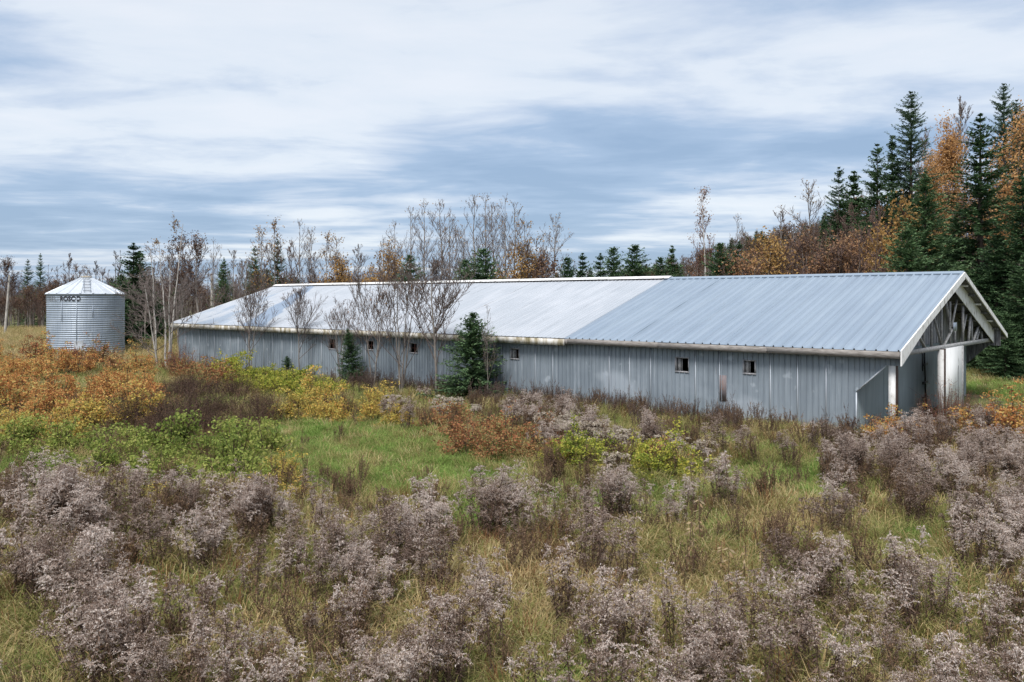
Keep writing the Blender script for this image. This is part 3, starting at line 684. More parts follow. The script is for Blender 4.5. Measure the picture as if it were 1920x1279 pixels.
def bare_tree(h, spread, tr, nbr, up=.75, stems=1, base=.25, twig=.011, kids=(6, 4), leaves=0, lsize=.05, ltop=0., wob=.03, cluster=.12):
    """returns trunk Geo, branches Geo, leaves Geo"""
    T, Bx, Lf = Geo(), Geo(), Geo(); tips = []
    def limb(p, d, ln, r0, lev):
        n = (5, 4, 3)[min(lev, 2)]; P = [p]; dd = d.copy()
        for q in range(n):
            dd = unit(dd + rng.normal(0, .10 + .03 * lev, 3) + np.array((0, 0, .10 * up))); P.append(P[-1] + dd * ln / n)
        P = np.array(P); Bx.tube(P, np.linspace(r0, max(twig * .6, r0 * .35), n + 1), 3); tips.append(P[-1]); tips.append(P[-2])
        if lev < 2:
            for q in range(kids[lev]):
                t = rng.uniform(.25, .98); k_ = min(int(t * n), n - 1); c = P[k_] + (P[k_ + 1] - P[k_]) * (t * n - k_)
                nd = unit(dd * .75 + rand_dirs(1)[0] * .75 + np.array((0, 0, .3 * up))); limb(c, nd, ln * rng.uniform(.32, .55) * (1.1 - .4 * t), max(twig, r0 * .5), lev + 1)
    for s in range(stems):
        an = rng.uniform(0, 6.28); sp = (spread * .32 * rng.uniform(.4, 1.1)) if stems > 1 else rng.normal(0, .03 * h); hh = h * (1 if s == 0 else rng.uniform(.7, 1))
        n = 9; t = np.linspace(0, 1, n); P = np.stack([math.cos(an) * sp * t ** 1.2, math.sin(an) * sp * t ** 1.2, hh * t - .1 * (1 - t)], 1); P[1:-1] += rng.normal(0, wob, (n - 2, 3)) * h / 8
        if stems > 1: P[:, :2] += np.array((math.cos(an), math.sin(an))) * tr * .8
        r0 = tr * (1 if stems == 1 else .75); T.tube(P, np.linspace(r0, max(.012, r0 * .12), n), 7); tips.append(P[-1])
        for q in range(max(4, nbr // stems)):
            tt = base + (1 - base) * rng.random() ** .85 * .97; c = np.array([np.interp(tt, t, P[:, a]) for a in range(3)]); a = rng.uniform(0, 6.28); el = up * (.75 + .5 * tt)
            d = unit(np.array((math.cos(a), math.sin(a), el * 1.4))); env = (1 - ((tt - base) / (1 - base)) ** 1.6) * .85 + .15
            limb(c, d, spread * env * rng.uniform(.6, 1.1), r0 * .38 * (1.15 - tt) + twig * .6, 0)
    if leaves:
        tp = np.array(tips); 
        if ltop: tp = tp[tp[:, 2] > ltop * h]
        C = tp[rng.integers(0, len(tp), leaves)] + rng.normal(0, cluster, (leaves, 3)); cards(Lf, C, rng.uniform(.6, 1.1, leaves) * lsize, .7)
    return T, Bx, Lf

def spruce(h, rad, dens=1., nl=.22, nw=.045, taper=.85, gap=.03):
    T, C = Geo(), Geo(); n = 8; t = np.linspace(0, 1, n); T.tube(np.stack([0 * t, 0 * t, h * t * .985 - .1], 1), np.linspace(.022 * h * .75, .01, n), 7)
    nwh = int(h / (.17 + .008 * h) * dens) + 10; A, Tip, Wd = [], [], []
    for q in range(nwh):
        f = (q + rng.random()) / nwh; f = gap + (1 - gap) * f; z = h * f; L0 = rad * (1 - f) ** taper * (1 if f > .12 else .7 + 2.5 * f) + .05 * rad * (1 - f)
        for b in range(rng.integers(5, 9)):
            a = rng.uniform(0, 6.28); L = L0 * (rng.uniform(.55, 1.12) if rng.random() < .9 else rng.uniform(1.1, 1.35)); el0 = .75 * f - .42 + rng.normal(0, .16); m_ = max(4, int(L / nl * 1.9))
            s = np.linspace(.08, 1, m_); x = L * s; zz = z + L * (el0 * s + .16 * s ** 2.2) - .05 * L
            P = np.stack([math.cos(a) * x, math.sin(a) * x, zz], 1); d = np.array((math.cos(a), math.sin(a), el0 + .2)); sd = np.array((-math.sin(a), math.cos(a), 0))
            if L > .8: C.tube(P[[0, m_ // 2, m_ - 1]], [.018, .012, .006], 3)
            tsz = min(1., .22 + L / (3.2 * nl))
            for sg in (-1, 1, -1, 1, 0):
                ln = tsz * nl * rng.uniform(.7, 1.3, m_) * (1.25 - .6 * s); dirs = unit(d[None] * rng.uniform(.45, 1.0, (m_, 1)) + sg * sd[None] * rng.uniform(.5, 1.1, (m_, 1)) + np.stack([0 * s, 0 * s, rng.normal(-.12 if sg else .25, .28, m_)], 1))
                B = P + rng.normal(0, .03, P.shape); A.append(B); Tip.append(B + dirs * ln[:, None]); 
    A = np.vstack(A); Tp = np.vstack(Tip); ax = (Tp - A) / 2; n_ = len(A)
    pv = unit(np.cross(ax, rand_dirs(n_) * .6 + np.array((0, 0, 1)))); C.quads((A + Tp) / 2, ax, pv * nw * rng.uniform(.7, 1.3, (n_, 1)))
    for q in range(3): C.tube([(0, 0, h * .96), (rng.normal(0, .02), rng.normal(0, .02), h * 1.0)], [.035, .012], 3)
    return T, C

# ------------------------------------------------------------------ trees
def tree(name, meshes, u, d, sc=1., rz=None, label='', cat='tree', group=None, v=None, z=None, tilt=0.):
    x = px(u, d); e = empty(name, (x, d, float(ground(x, d)) if z is None else z), rng.uniform(0, 6.28) if rz is None else rz, sc, label=label, cat=cat, group=group)
    e.rotation_euler[1] = tilt
    for nm, me in meshes: obj(nm, me, e)
    return e
SPR = {}
def mkspruce(key, h, rad, mt, **k):
    T, C = spruce(h, rad, **k); SPR[key] = (h, [('trunk', T.mesh('trunk', M['bark_brown'], True)), ('crown', C.mesh('crown', mt))])
mkspruce('tall', 23, 3.9, M['needle_blue'], nl=.27, nw=.05, taper=.55)
mkspruce('big', 17, 4.6, M['needle'], nl=.26, nw=.05, taper=.85)
mkspruce('mid', 12.5, 4.0, M['needle'], nl=.25, nw=.048, taper=.8)
mkspruce('open', 17, 4.0, M['needle'], dens=.8, nl=.28, nw=.05, taper=.7)
mkspruce('small', 7.5, 2.6, M['needle'], nl=.25, nw=.045, taper=.66)
mkspruce('pointed', 8, 1.9, M['needle'], nl=.22, nw=.04, taper=.78)
mkspruce('wall', 3.5, 1.75, M['needle'], dens=1.7, nl=.18, nw=.03, taper=.7, gap=.04)
def put_spruce(key, u, vtop, d, label, rad=1., group=None, tilt=0.):
    h, ms = SPR[key]; x = px(u, d); s = (hgt(vtop, d) - float(ground(x, d))) / h
    return tree('spruce_tree', ms, u, d, (s * rad, s * rad, s), label=label, cat='tree', group=group, tilt=tilt)
RW = 'spruces in the wood beside the barn'
for a in [('tall', 1708, 172, 78, 'tallest columnar spruce standing in the wood behind the barn roof', 1.0, RW), ('pointed', 1673, 254, 80, 'slim spruce top leaning out beside the tallest columnar spruce', .8, RW),
          ('open', 1645, 270, 75, 'broad open-branched spruce close beside the tallest columnar spruce', 1.0, RW), ('open', 1573, 313, 85, 'dark spruce at the lower end of the wood above the grey roof', .85, RW),
          ('pointed', 1601, 320, 95, 'narrow distant spruce between two broader dark spruces', 1.3, RW), ('big', 1838, 212, 55, 'big dense spruce rising behind the barn gable', 1.3, RW),
          ('mid', 1735, 322, 50, 'wide skirted spruce with boughs over the grey roof ridge', 1.05, RW), ('tall', 1882, 157, 82, 'high spruce spire above the orange birches', .8, RW), ('tall', 1906, 188, 86, 'second spruce spire beside the highest spire above orange birches', .8, RW),
          ('mid', 1917, 325, 46, 'dark spruce at the wood edge beyond the green lawn', 1.1, RW), ('mid', 1868, 430, 47, 'dark bushy spruce close behind the porch roof end', 1.2, RW), ('mid', 1925, 470, 42, 'low branched spruce over the lawn edge', 1.3, RW),
          ('small', 1700, 430, 47, 'short wide spruce filling in beside the skirted spruce', 1.2, RW), ('mid', 1790, 400, 58, 'deep green spruce between the skirted spruce and big dense spruce', 1.2, RW), ('open', 1960, 280, 60, 'spruce at the far edge of the lawn wood', 1.2, RW),
          ('small', 1830, 560, 44, 'low young spruce in shade behind the porch', 1.3, RW), ('small', 1885, 600, 41, 'low young spruce at the lawn edge with boughs to the ground', 1.3, RW)]:
    put_spruce(a[0], a[1], a[2], a[3], a[4], a[5], a[6])
BW = 'young spruces behind the barn ridge'
for u, v, d, k_, rd in [(1350, 455, 60, 'small', .9), (1190, 459, 58, 'small', 1.05), (1150, 463, 60, 'small', .9), (1126, 474, 61, 'pointed', 1.1), (1260, 460, 66, 'pointed', 1.1), (1092, 474, 64, 'pointed', 1.3), (1238, 482, 62, 'small', .9),
                       (1064, 482, 60, 'small', .9), (1386, 452, 70, 'pointed', 1.0), (872, 486, 57, 'small', 1.0)]:
    put_spruce(k_, u, v, d, 'young dark green spruce standing just behind the barn ridge', rd, BW)
put_spruce('small', 906, 466, 56, 'bushy green spruce below the two tallest bare aspens', 1.25)
put_spruce('small', 768, 478, 58, 'dark spruce half hidden by a golden leaved tree behind the ridge', .9)
LWs = 'dark spruces in the wood between bin and barn'
for u, v, d, k_, rd in [(520, 448, 74, 'open', .8), (478, 462, 78, 'open', .9), (420, 484, 70, 'mid', .8), (250, 455, 76, 'pointed', 1.5), (262, 470, 80, 'pointed', 1.5)]:
    put_spruce(k_, u, v, d, 'dark spruce standing in the bare wood between grain bin and barn', rd, LWs)
put_spruce('small', 228, 515, 66, 'bright green bushy spruce growing right against the grain bin')
put_spruce('open', 52, 486, 125, 'lone round-topped conifer above the far wood, shorter of a pair', .8)
put_spruce('open', 76, 475, 125, 'lone conifer above the far wood, taller of a pair', .62)
put_spruce('wall', 886, 588, 32.6, 'blue-green young spruce growing against the long barn wall')
put_spruce('wall', 664, 618, 38.2, 'scraggy narrow spruce leaning among bare shrubs at the barn wall', .62, tilt=.12)
put_spruce('wall', 538, 668, 42.5, 'tiny dark spruce seedling under the barn wall', .9)

def treeset(parts, tm, bm, lm):
    T, B, L = parts; o = [('trunk', T.mesh('trunk', tm, True)), ('branches', B.mesh('branches', bm))]
    if L.n: o.append(('leaves', L.mesh('leaves', lm)))
    return o
asp = [treeset(bare_tree(11, 3.6, .09, 26, up=.95, base=.15, twig=.010, leaves=rng.integers(40, 140), lsize=.06, kids=(5, 3)), M['bark_grey'], M['twig_grey'], M['leaf_birch']) for _ in range(4)]
aspl = [treeset(bare_tree(9, 2.8, .08, 22, up=.95, base=.2, twig=.010, leaves=300, lsize=.075, cluster=.22), M['bark_grey'], M['twig_brown'], M['leaf_birch']) for _ in range(2)]
pink = treeset(bare_tree(12, 2.6, .10, 26, up=1.0, base=.2, twig=.012, leaves=700, lsize=.075, cluster=.2), M['bark_pale'], M['twig_red'], M['leaf_pink'])
grey = [treeset(bare_tree(8, 2.6, .11, 24, up=.8, base=.2, twig=.013, stems=s), M['bark_grey'], M['twig_grey'], None) for s in (1, 2, 3)]
brown = [treeset(bare_tree(8, 2.4, .10, 26, up=1.0, base=.15, twig=.014, stems=s), M['bark_brown'], M['twig_brown'], None) for s in (1, 2, 3)]
brownl = [treeset(bare_tree(8, 2.6, .10, 24, up=.9, base=.3, twig=.013, stems=s, leaves=900, lsize=.06, ltop=.5, cluster=.18), M['bark_grey'], M['twig_brown'], M['leaf_brown']) for s in (1, 2)]
def put_tree(ms, h0, u, vtop, d, label, wid=1., group=None, name='bare_tree'):
    x = px(u, d); s = (hgt(vtop, d) - float(ground(x, d))) / h0; return tree(name, ms, u, d, (s * wid, s * wid, s), label=label, group=group)
AG = 'bare aspens behind the barn ridge'
for q, (u, v, d) in enumerate([(770, 388, 64), (798, 382, 62), (830, 380, 60), (842, 400, 66), (888, 365, 62), (908, 370, 64), (926, 385, 66), (948, 372, 61), (966, 378, 65), (742, 420, 68), (1040, 405, 66), (720, 448, 70), (870, 420, 70), (560, 418, 62), (585, 430, 64), (1018, 440, 64)]):
    put_tree(asp[q % 4], 11, u, v, d, 'tall thin bare aspen with upswept twigs behind the barn ridge', rng.uniform(.8, 1.15), AG, 'aspen_tree')
YG = 'golden leaved aspens behind the barn ridge'
for q, (u, v, d) in enumerate([(985, 418, 60), (735, 455, 60), (515, 420, 60), (612, 442, 62), (1005, 448, 62), (488, 432, 64), (632, 448, 66)]):
    put_tree(aspl[q % 2], 9, u, v, d, 'slender aspen still holding golden leaves behind the barn ridge', .9, YG, 'aspen_tree')
put_tree(pink, 12, 1322, 353, 70, 'tall airy birch with sparse pinkish leaves behind the grey roof', .9, None, 'birch_tree')
put_tree(asp[1], 11, 1380, 408, 74, 'thin bare aspen right beside the airy pinkish birch')
put_tree(asp[2], 11, 1515, 343, 80, 'tall bare aspen at the low end of the conifer wood', 1.2)
put_tree(grey[1], 8, 1470, 398, 80, 'bare grey tree beside the tall aspen at the conifer wood', 1.1)
# pale-barked trees beside the far end of the barn
pale = treeset(bare_tree(8.6, 3.4, .085, 30, up=.5, base=.15, twig=.012, stems=3, leaves=150, lsize=.055, ltop=.8), M['bark_pale'], M['twig_grey'], M['leaf_birch'])
put_tree(pale, 8.6, 316, 418, 46, 'pale-barked forked tree with long bare side branches by the barn end', 1.0, None, 'birch_tree')
pale2 = treeset(bare_tree(7.5, 3.2, .07, 26, up=.4, base=.12, twig=.012, stems=2), M['bark_pale'], M['twig_grey'], None)
put_tree(pale2, 7.5, 296, 470, 48, 'low pale-barked tree with horizontal bare limbs next to the forked tree', 1.1, None, 'birch_tree')
put_tree(brownl[0], 8, 372, 445, 60, 'bare tree with dark clustered leaves at its rounded top', 1.05)
put_tree(asp[3], 11, 400, 452, 56, 'thin bare sapling standing before the upright pole', .8)
put_tree(brownl[1], 8, 340, 440, 62, 'rounded tree with dry russet leaves behind the pale forked tree', 1.)
# saplings along the long wall
fan = [treeset(bare_tree(5.2, 3.1, .055, 30, up=.85, base=.22, twig=.009, stems=s, leaves=l_, lsize=.045, kids=(7, 5)), M['bark_grey'], M['twig_fan'], M['leaf_pink']) for s, l_ in ((1, 0), (3, 60), (4, 140))]
put_tree(fan[0], 5.2, 819, 505, 32.8, 'bare vase-shaped sapling with dark trunk against the wall by the young spruce', 1.1, None, 'sapling')
put_tree(fan[2], 5.2, 752, 512, 34.4, 'many-stemmed bare sapling with a few russet leaves against the wall', .85, None, 'sapling')
put_tree(fan[1], 5.2, 700, 530, 36.0, 'open bare sapling between the leaning spruce and many-stemmed sapling', .8, None, 'sapling')
put_tree(fan[0], 5.2, 562, 552, 41.0, 'single-trunked bare sapling in front of the far wall section', .8, None, 'sapling')
put_tree(fan[1], 5.2, 468, 540, 43.5, 'twiggy many-stemmed sapling near the barn far corner', .9, None, 'sapling')
put_tree(fan[2], 5.2, 640, 575, 38.5, 'low twiggy sapling beside the scraggy leaning spruce', .8, None, 'sapling')
put_tree(asp[0], 11, 914, 572, 31.6, 'slim pale birch sapling standing in front of the young wall spruce', .55, None, 'sapling')
# orange trees in the right wood
def leafy(h, spread, n, ls, lm, tm='bark_grey', bm='twig_brown', up=1.0, cl=.45, stems=1): return treeset(bare_tree(h, spread, .13, 30, up=up, base=.2, twig=.016, leaves=n, lsize=ls, cluster=cl, stems=stems), M[tm], M[bm], M[lm])
org = [leafy(17, 4.2, 8500, .10, 'leaf_amber'), leafy(15, 4.0, 6000, .10, 'leaf_amber', stems=2)]
topbare = treeset(bare_tree(20, 4.0, .14, 40, up=1.5, base=.35, twig=.018), M['bark_grey'], M['twig_grey'], None)
put_tree(org[0], 17, 1775, 238, 86, 'orange-leaved birch glowing between the two big spruces', 1.0, None, 'birch_tree')
put_tree(org[0], 17, 1745, 300, 82, 'lower orange birch beside the tallest columnar spruce', .9, None, 'birch_tree')
put_tree(topbare, 20, 1790, 185, 90, 'bare treetop rising over the orange birches', 1.1)
put_tree(org[1], 15, 1893, 232, 74, 'orange-brown birch beside the big dense spruce', 1.0, None, 'birch_tree')
put_tree(org[0], 17, 1920, 215, 88, 'orange birch below the spruce spires', 1., None, 'birch_tree')
put_tree(topbare, 20, 1740, 240, 92, 'bare grey crown between columnar spruce and orange birches', 1.0)
bush_g = [leafy(5.5, 2.4, 2600, .075, 'leaf_birch', stems=3, up=.7, cl=.3), leafy(5.5, 2.6, 1500, .07, 'leaf_brown', stems=3, up=.7, cl=.3), leafy(5, 2.4, 1500, .07, 'leaf_pink', stems=3, up=.8, cl=.3)]
for q, (u, v, d, k_, lb) in enumerate([(620, 505, 62, 0, 'round golden-brown bush showing over the white roof'), (1425, 462, 62, 0, 'golden bush over the grey roof beside a young spruce'), (1400, 478, 60, 2, 'orange bush touching the golden bush over the grey roof'), (1465, 470, 66, 1, 'russet bush behind the golden bush over the grey roof'),
        (1700, 402, 66, 0, 'bright orange bush glowing low beside the skirted spruce'), (1665, 455, 62, 0, 'small golden bush under the open-branched spruce'), (1620, 440, 64, 2, 'brown-pink bush under the dark spruces'), (1560, 462, 60, 2, 'brown-pink bush at the low end of the wood'),
        (1520, 455, 68, 1, 'russet bush below the tall bare aspen'), (1590, 470, 58, 1, 'russet bush just over the grey roof ridge'), (955, 488, 60, 0, 'golden bush under the aspens beside the bushy spruce'), (1020, 492, 60, 1, 'russet bush under the aspens'), (720, 490, 60, 0, 'golden bush beside the half hidden spruce')]):
    put_tree(bush_g[k_], 5.3, u, v, d, lb, 1., None, 'bush')
RB = 'bare brown trees filling the wood behind the grey roof'
for q, (u, v, d) in enumerate([(1640, 395, 66), (1660, 380, 70), (1610, 420, 64), (1585, 410, 72), (1545, 420, 70), (1500, 440, 72), (1480, 455, 66), (1630, 430, 58), (1680, 400, 74), (1540, 450, 60), (1440, 452, 75), (1720, 360, 86), (1600, 385, 80)]):
    put_tree(brown[q % 3], 8, u, v, d, 'bare brown twiggy tree in the wood behind the grey roof', 1.0, RB)
LB = 'bare trees in the wood between bin and barn'
for q, (u, v, d) in enumerate([(130, 478, 110), (215, 470, 90), (195, 500, 85), (290, 490, 70), (440, 470, 66), (455, 485, 62), (545, 455, 70), (590, 470, 72), (650, 480, 76), (670, 462, 70), (690, 500, 66), (15, 488, 112), (180, 492, 105), (100, 497, 118), (355, 500, 64), (495, 490, 66), (270, 500, 74), (335, 520, 66)]):
    put_tree((brown + grey)[q % 6], 8, u, v, d, 'bare tree of the grey-brown wood between grain bin and barn', 1.0, LB)
put_tree(brownl[0], 8, 12, 486, 105, 'tree with russet crown over the utility pole', 1.2)
put_tree(brownl[1], 8, 152, 496, 95, 'russet-leaved tree directly behind the grain bin cap', .9)

# ------------------------------------------------------------------ scatter of uncountable stuff through geometry nodes
def scatter(name, P, rz, sc, idx, meshes, label, cat, tiltv=None):
    col = bpy.data.collections.new(name + '_sources')
    for q, me in enumerate(meshes):
        o = bpy.data.objects.new('%s_source_%02d' % (name, q), me); col.objects.link(o)
    me = bpy.data.meshes.new(name); n = len(P); me.vertices.add(n); me.vertices.foreach_set('co', np.asarray(P, np.float32).ravel())
    rot = np.zeros((n, 3), np.float32); rot[:, 2] = rz
    if tiltv is not None: rot[:, :2] = tiltv
    a = me.attributes.new('rot', 'FLOAT_VECTOR', 'POINT'); a.data.foreach_set('vector', rot.ravel())
    a = me.attributes.new('scl', 'FLOAT_VECTOR', 'POINT'); s3 = np.repeat(np.asarray(sc, np.float32)[:, None], 3, 1) if np.ndim(sc) == 1 else np.asarray(sc, np.float32); a.data.foreach_set('vector', s3.ravel())
    a = me.attributes.new('pick', 'INT', 'POINT'); a.data.foreach_set('value', np.asarray(idx, np.int32))
    o = obj(name, me, label=label, cat=cat, kind='stuff')
    ng = bpy.data.node_groups.new(name, 'GeometryNodeTree'); ng.interface.new_socket('Geometry', in_out='INPUT', socket_type='NodeSocketGeometry'); ng.interface.new_socket('Geometry', in_out='OUTPUT', socket_type='NodeSocketGeometry')
    N, L = ng.nodes, ng.links; gi = N.new('NodeGroupInput'); go = N.new('NodeGroupOutput'); ip = N.new('GeometryNodeInstanceOnPoints'); ci = N.new('GeometryNodeCollectionInfo')
    ci.inputs['Collection'].default_value = col; ci.inputs['Separate Children'].default_value = True; ci.inputs['Reset Children'].default_value = True
    def at(nm, ty):
        x = N.new('GeometryNodeInputNamedAttribute'); x.data_type = ty; x.inputs['Name'].default_value = nm; return x.outputs['Attribute']
    L.new(gi.outputs[0], ip.inputs['Points']); L.new(ci.outputs[0], ip.inputs['Instance']); ip.inputs['Pick Instance'].default_value = True
    L.new(at('pick', 'INT'), ip.inputs['Instance Index']); L.new(at('scl', 'FLOAT_VECTOR'), ip.inputs['Scale'])
    er = N.new('FunctionNodeEulerToRotation'); L.new(at('rot', 'FLOAT_VECTOR'), er.inputs[0]); L.new(er.outputs[0], ip.inputs['Rotation'])
    L.new(ip.outputs[0], go.inputs[0]); md = o.modifiers.new('scatter', 'NODES'); md.node_group = ng
    return o
def joined(ms, name):
    """one mesh out of a (name, mesh) list"""
    g = Geo(); mats = []
    for nm, me in ms:
        n = len(me.vertices); V = np.zeros(n * 3, np.float32); me.vertices.foreach_get('co', V); tot = np.zeros(len(me.polygons), np.int32); me.polygons.foreach_get('loop_total', tot)
        li = np.zeros(len(me.loops), np.int32); me.loops.foreach_get('vertex_index', li); st = np.concatenate([[0], np.cumsum(tot)[:-1]])
        k3 = st[tot == 3]; k4 = st[tot == 4]; V = V.reshape(-1, 3); b0 = g.n
        g.V.append(V); g.n += n
        if len(k3): g.F3.append(li[k3[:, None] + np.arange(3)] + b0); g.m3.append(np.full(len(k3), len(mats)))
        if len(k4): g.F4.append(li[k4[:, None] + np.arange(4)] + b0); g.m4.append(np.full(len(k4), len(mats)))
        mats.append(me.materials[0])
    return g.mesh(name, mats)
# in-barn test so nothing grows through the walls
ax_, wx_ = np.array((-.7547, .6561)), np.array((.6561, .7547))
def barn_lw(x, y): qx = np.asarray(x) - 10.9; qy = np.asarray(y) - 22.9; return qx * ax_[0] + qy * ax_[1], qx * wx_[0] + qy * wx_[1]
def clear(x, y, m=.25):
    l, w = barn_lw(x, y); inb = (l > -.1) & (l < LEN) & (w > WN - m) & (w < WF + .5)
    return ~inb & (np.hypot(np.asarray(x) - SX, np.asarray(y) - SY) > SR + .2)
# far wood: dense bare trees and conifers
src = [joined(m_, 'wood_tree') for m_ in brown + grey[:2] + brownl + [bush_g[1]]] + [joined(SPR[k_][1], 'wood_spruce') for k_ in ('small', 'pointed', 'open')]
hs = [8, 8, 8, 8, 8, 8, 8, 5.5, 7.5, 8, 17]
P, S, I = [], [], []
def wood(n, u0, u1, d0, d1, h0, h1, pc):
    for q in range(n):
        u = rng.uniform(u0, u1); d = d0 + (d1 - d0) * rng.random(); x = px(u, d)
        if not clear(x, d, 1.5): continue
        k_ = rng.integers(8, 11) if rng.random() < pc else rng.integers(0, 8); P.append((x, d, float(ground(x, d)))); S.append(rng.uniform(h0, h1) / hs[k_]); I.append(k_)
wood(150, -80, 330, 106, 140, 3.5, 6.6, .02); wood(90, 200, 760, 76, 110, 4., 7., .04); wood(120, 600, 1250, 95, 150, 4.0, 7.5, .12)
wood(90, -150, 300, 150, 210, 6, 8.5, .03); wood(140, 300, 1250, 170, 280, 7, 12, .2)
wood(330, 1180, 1700, 150, 320, 6, 10, .35); wood(90, 1380, 1700, 70, 110, 5, 8.5, .03); wood(130, 1550, 2100, 84, 150, 8, 14, .1); wood(40, 1830, 2100, 52, 75, 5, 9, .5)
scatter('far_wood', np.array(P), rng.uniform(0, 6.28, len(P)), np.array(S), np.array(I), src, 'grey-brown autumn wood of bare trees and conifers closing the horizon', 'wood')

# ------------------------------------------------------------------ shrubs
SH = {}
def mkshrub(k_, *a, n=3, **kw): SH[k_] = [shrub(*a, **kw) for _ in range(n)]
mkshrub('orange', .95, 1.2, 1900, .042, M['leaf_orange']); mkshrub('rust', .85, 1.0, 1700, .036, M['leaf_rust']); mkshrub('yellow', .9, 1.05, 1800, .041, M['leaf_yellow'])
mkshrub('lime', .9, 1.1, 1800, .042, M['leaf_lime']); mkshrub('green', .6, .75, 1500, .036, M['leaf_green'])
SH['dark'] = [twig_bush(1.25, 1.35, 190, M['twig_red'] if False else M['weed_stem'], 5, M['leaf_dark']) for _ in range(3)]
SH['twiggy'] = [twig_bush(1.0, 1.5, 90, M['twig_red'], 1, M['leaf_rust']) for _ in range(2)]
def put_shrub(k_, u, v, s, label, group=None, sz=1.):
    d = dep(v); x = px(u, d)
    if not clear(x, d, .6): return
    st, fo = SH[k_][rng.integers(len(SH[k_]))]; e = empty('shrub', (x, d, float(ground(x, d)) - .03), rng.uniform(0, 6.28), (s, s, s * sz), label=label, cat='shrub', group=group)
    obj('stems', st, e); obj('foliage', fo, e)
def field(k_, lst, label, group):
    for u, v, s in lst + [(u_ + rng.normal(0, 18), v_ + rng.normal(0, 7), s_ * .8) for u_, v_, s_ in lst if k_ in ('orange', 'yellow', 'lime') and rng.random() < .55]: put_shrub(k_, u + rng.normal(0, 9), v + rng.normal(0, 4), s * (rng.uniform(.55, .98) if k_ == 'dark' else rng.uniform(.8, 1.25)), label, group, rng.uniform(.85, 1.35))
field('orange', [(40, 742, 1.1), (110, 757, 1.2), (170, 772, 1.15), (205, 752, 1.1), (95, 790, 1.1), (150, 800, 1.1), (235, 785, 1.), (60, 812, 1.), (215, 735, 1.), (20, 775, 1.1), (75, 720, 1.2), (30, 700, 1.3), (120, 705, 1.2), (15, 722, 1.1), (250, 715, 1.), (270, 745, 1.0)], 'orange-leaved shrub in the thicket below the grain bin', 'orange shrubs below the grain bin')
field('yellow', [(20, 828, 1.), (60, 842, .9), (120, 832, .9), (255, 812, .9), (-20, 800, 1.1), (185, 820, .9)], 'yellow-leaved shrub at the foot of the orange thicket', 'yellow shrubs before the orange thicket')
field('dark', [(260, 815, .8), (300, 822, .85), (350, 828, .85), (400, 826, .85), (445, 818, .85), (480, 806, .8), (300, 790, .9), (360, 792, .9), (420, 786, .9), (470, 775, .85), (320, 765, .95), (390, 758, .95), (440, 752, .9), (350, 745, .9)], 'dark brown leafless bush of the dense thicket beside the green path', 'dark brown thicket bushes')
field('lime', [(440, 722, 1.1), (480, 728, 1.1), (520, 735, 1.05), (560, 738, 1.05), (600, 740, 1.), (625, 750, 1.), (535, 752, .95), (580, 758, .9), (410, 716, 1.1), (460, 742, .9), (500, 748, .9)], 'yellow-green shrub in the row under the far barn wall', 'yellow-green shrubs along the barn wall')
field('rust', [(300, 716, 1.2), (340, 718, 1.2), (380, 722, 1.2), (270, 708, 1.2), (420, 736, 1.1), (180, 700, 1.2), (150, 690, 1.3), (230, 697, 1.3), (60, 688, 1.3)], 'low russet shrub between the grain bin and barn corner', 'russet shrubs between bin and barn')
field('yellow', [(545, 800, .85), (590, 796, .9), (640, 798, .85), (690, 802, .85), (735, 806, .8), (610, 778, .9), (660, 778, .9), (560, 780, .85), (720, 782, .85)], 'golden shrub along the upper edge of the green path', 'golden shrubs above the green path')
field('rust', [(830, 838, .85), (880, 858, .8), (920, 868, .85), (960, 872, .85), (1000, 872, .85), (1040, 866, .8), (930, 836, .85), (985, 842, .85), (1030, 838, .8), (810, 812, .85), (850, 808, .8), (1215, 880, .75), (1255, 890, .7)], 'rust-red shrub mound in the middle of the meadow', 'rust-red meadow shrubs')
field('lime', [(1080, 890, .75), (1130, 900, .75), (1180, 902, .75), (1225, 912, .7), (1270, 906, .7), (1100, 865, .75), (1035, 892, .65)], 'olive-yellow shrub among the white-headed asters', 'olive shrubs among the asters')
field('orange', [(1655, 840, .9), (1690, 842, .8), (1835, 826, 1.), (1870, 832, 1.), (1850, 815, .9), (1905, 838, .9), (1680, 850, .8), (1050, 880, .5)], 'small orange shrub among weeds before the porch', 'small orange shrubs before the porch')
field('green', [(200, 850, 1.3), (260, 858, 1.3), (320, 860, 1.2), (450, 850, 1.2), (500, 862, 1.1), (100, 860, 1.3), (30, 862, 1.2), (220, 880, 1.), (290, 890, 1.), (350, 880, 1.1), (395, 870, 1.2), (440, 868, 1.1), (250, 910, 1.), (310, 920, .95), (370, 915, 1.), (420, 900, 1.), (480, 905, .9), (190, 905, .95), (140, 900, 1.), (60, 895, 1.), (340, 945, .8), (450, 930, .8)], 'fresh green leafy shrub between dark thicket and dry weeds', 'green shrubs below the dark thicket')
field('yellow', [(505, 920, .6), (540, 905, .65), (470, 955, .6), (290, 965, .5), (560, 935, .55)], 'small yellow-orange shrub at the near side of the green path', 'small shrubs at the near side of the path')
for u, v, s, l_ in [(1745, 800, .85, 'reddish bare bush beside the porch post'), (1775, 800, .95, 'reddish bare bush before the white door'), (1800, 805, .8, 'reddish bare bush at the far side of the white door')]: put_shrub('twiggy', u, v, s, l_)
put_shrub('twiggy', 140, 705, 1.1, 'purplish bare bush right in front of the grain bin'); put_shrub('twiggy', 340, 712, 1.2, 'purplish bare bush at the foot of the pale forked tree')
put_shrub('green', 1720, 838, .9, 'dark green low bush at the porch corner')
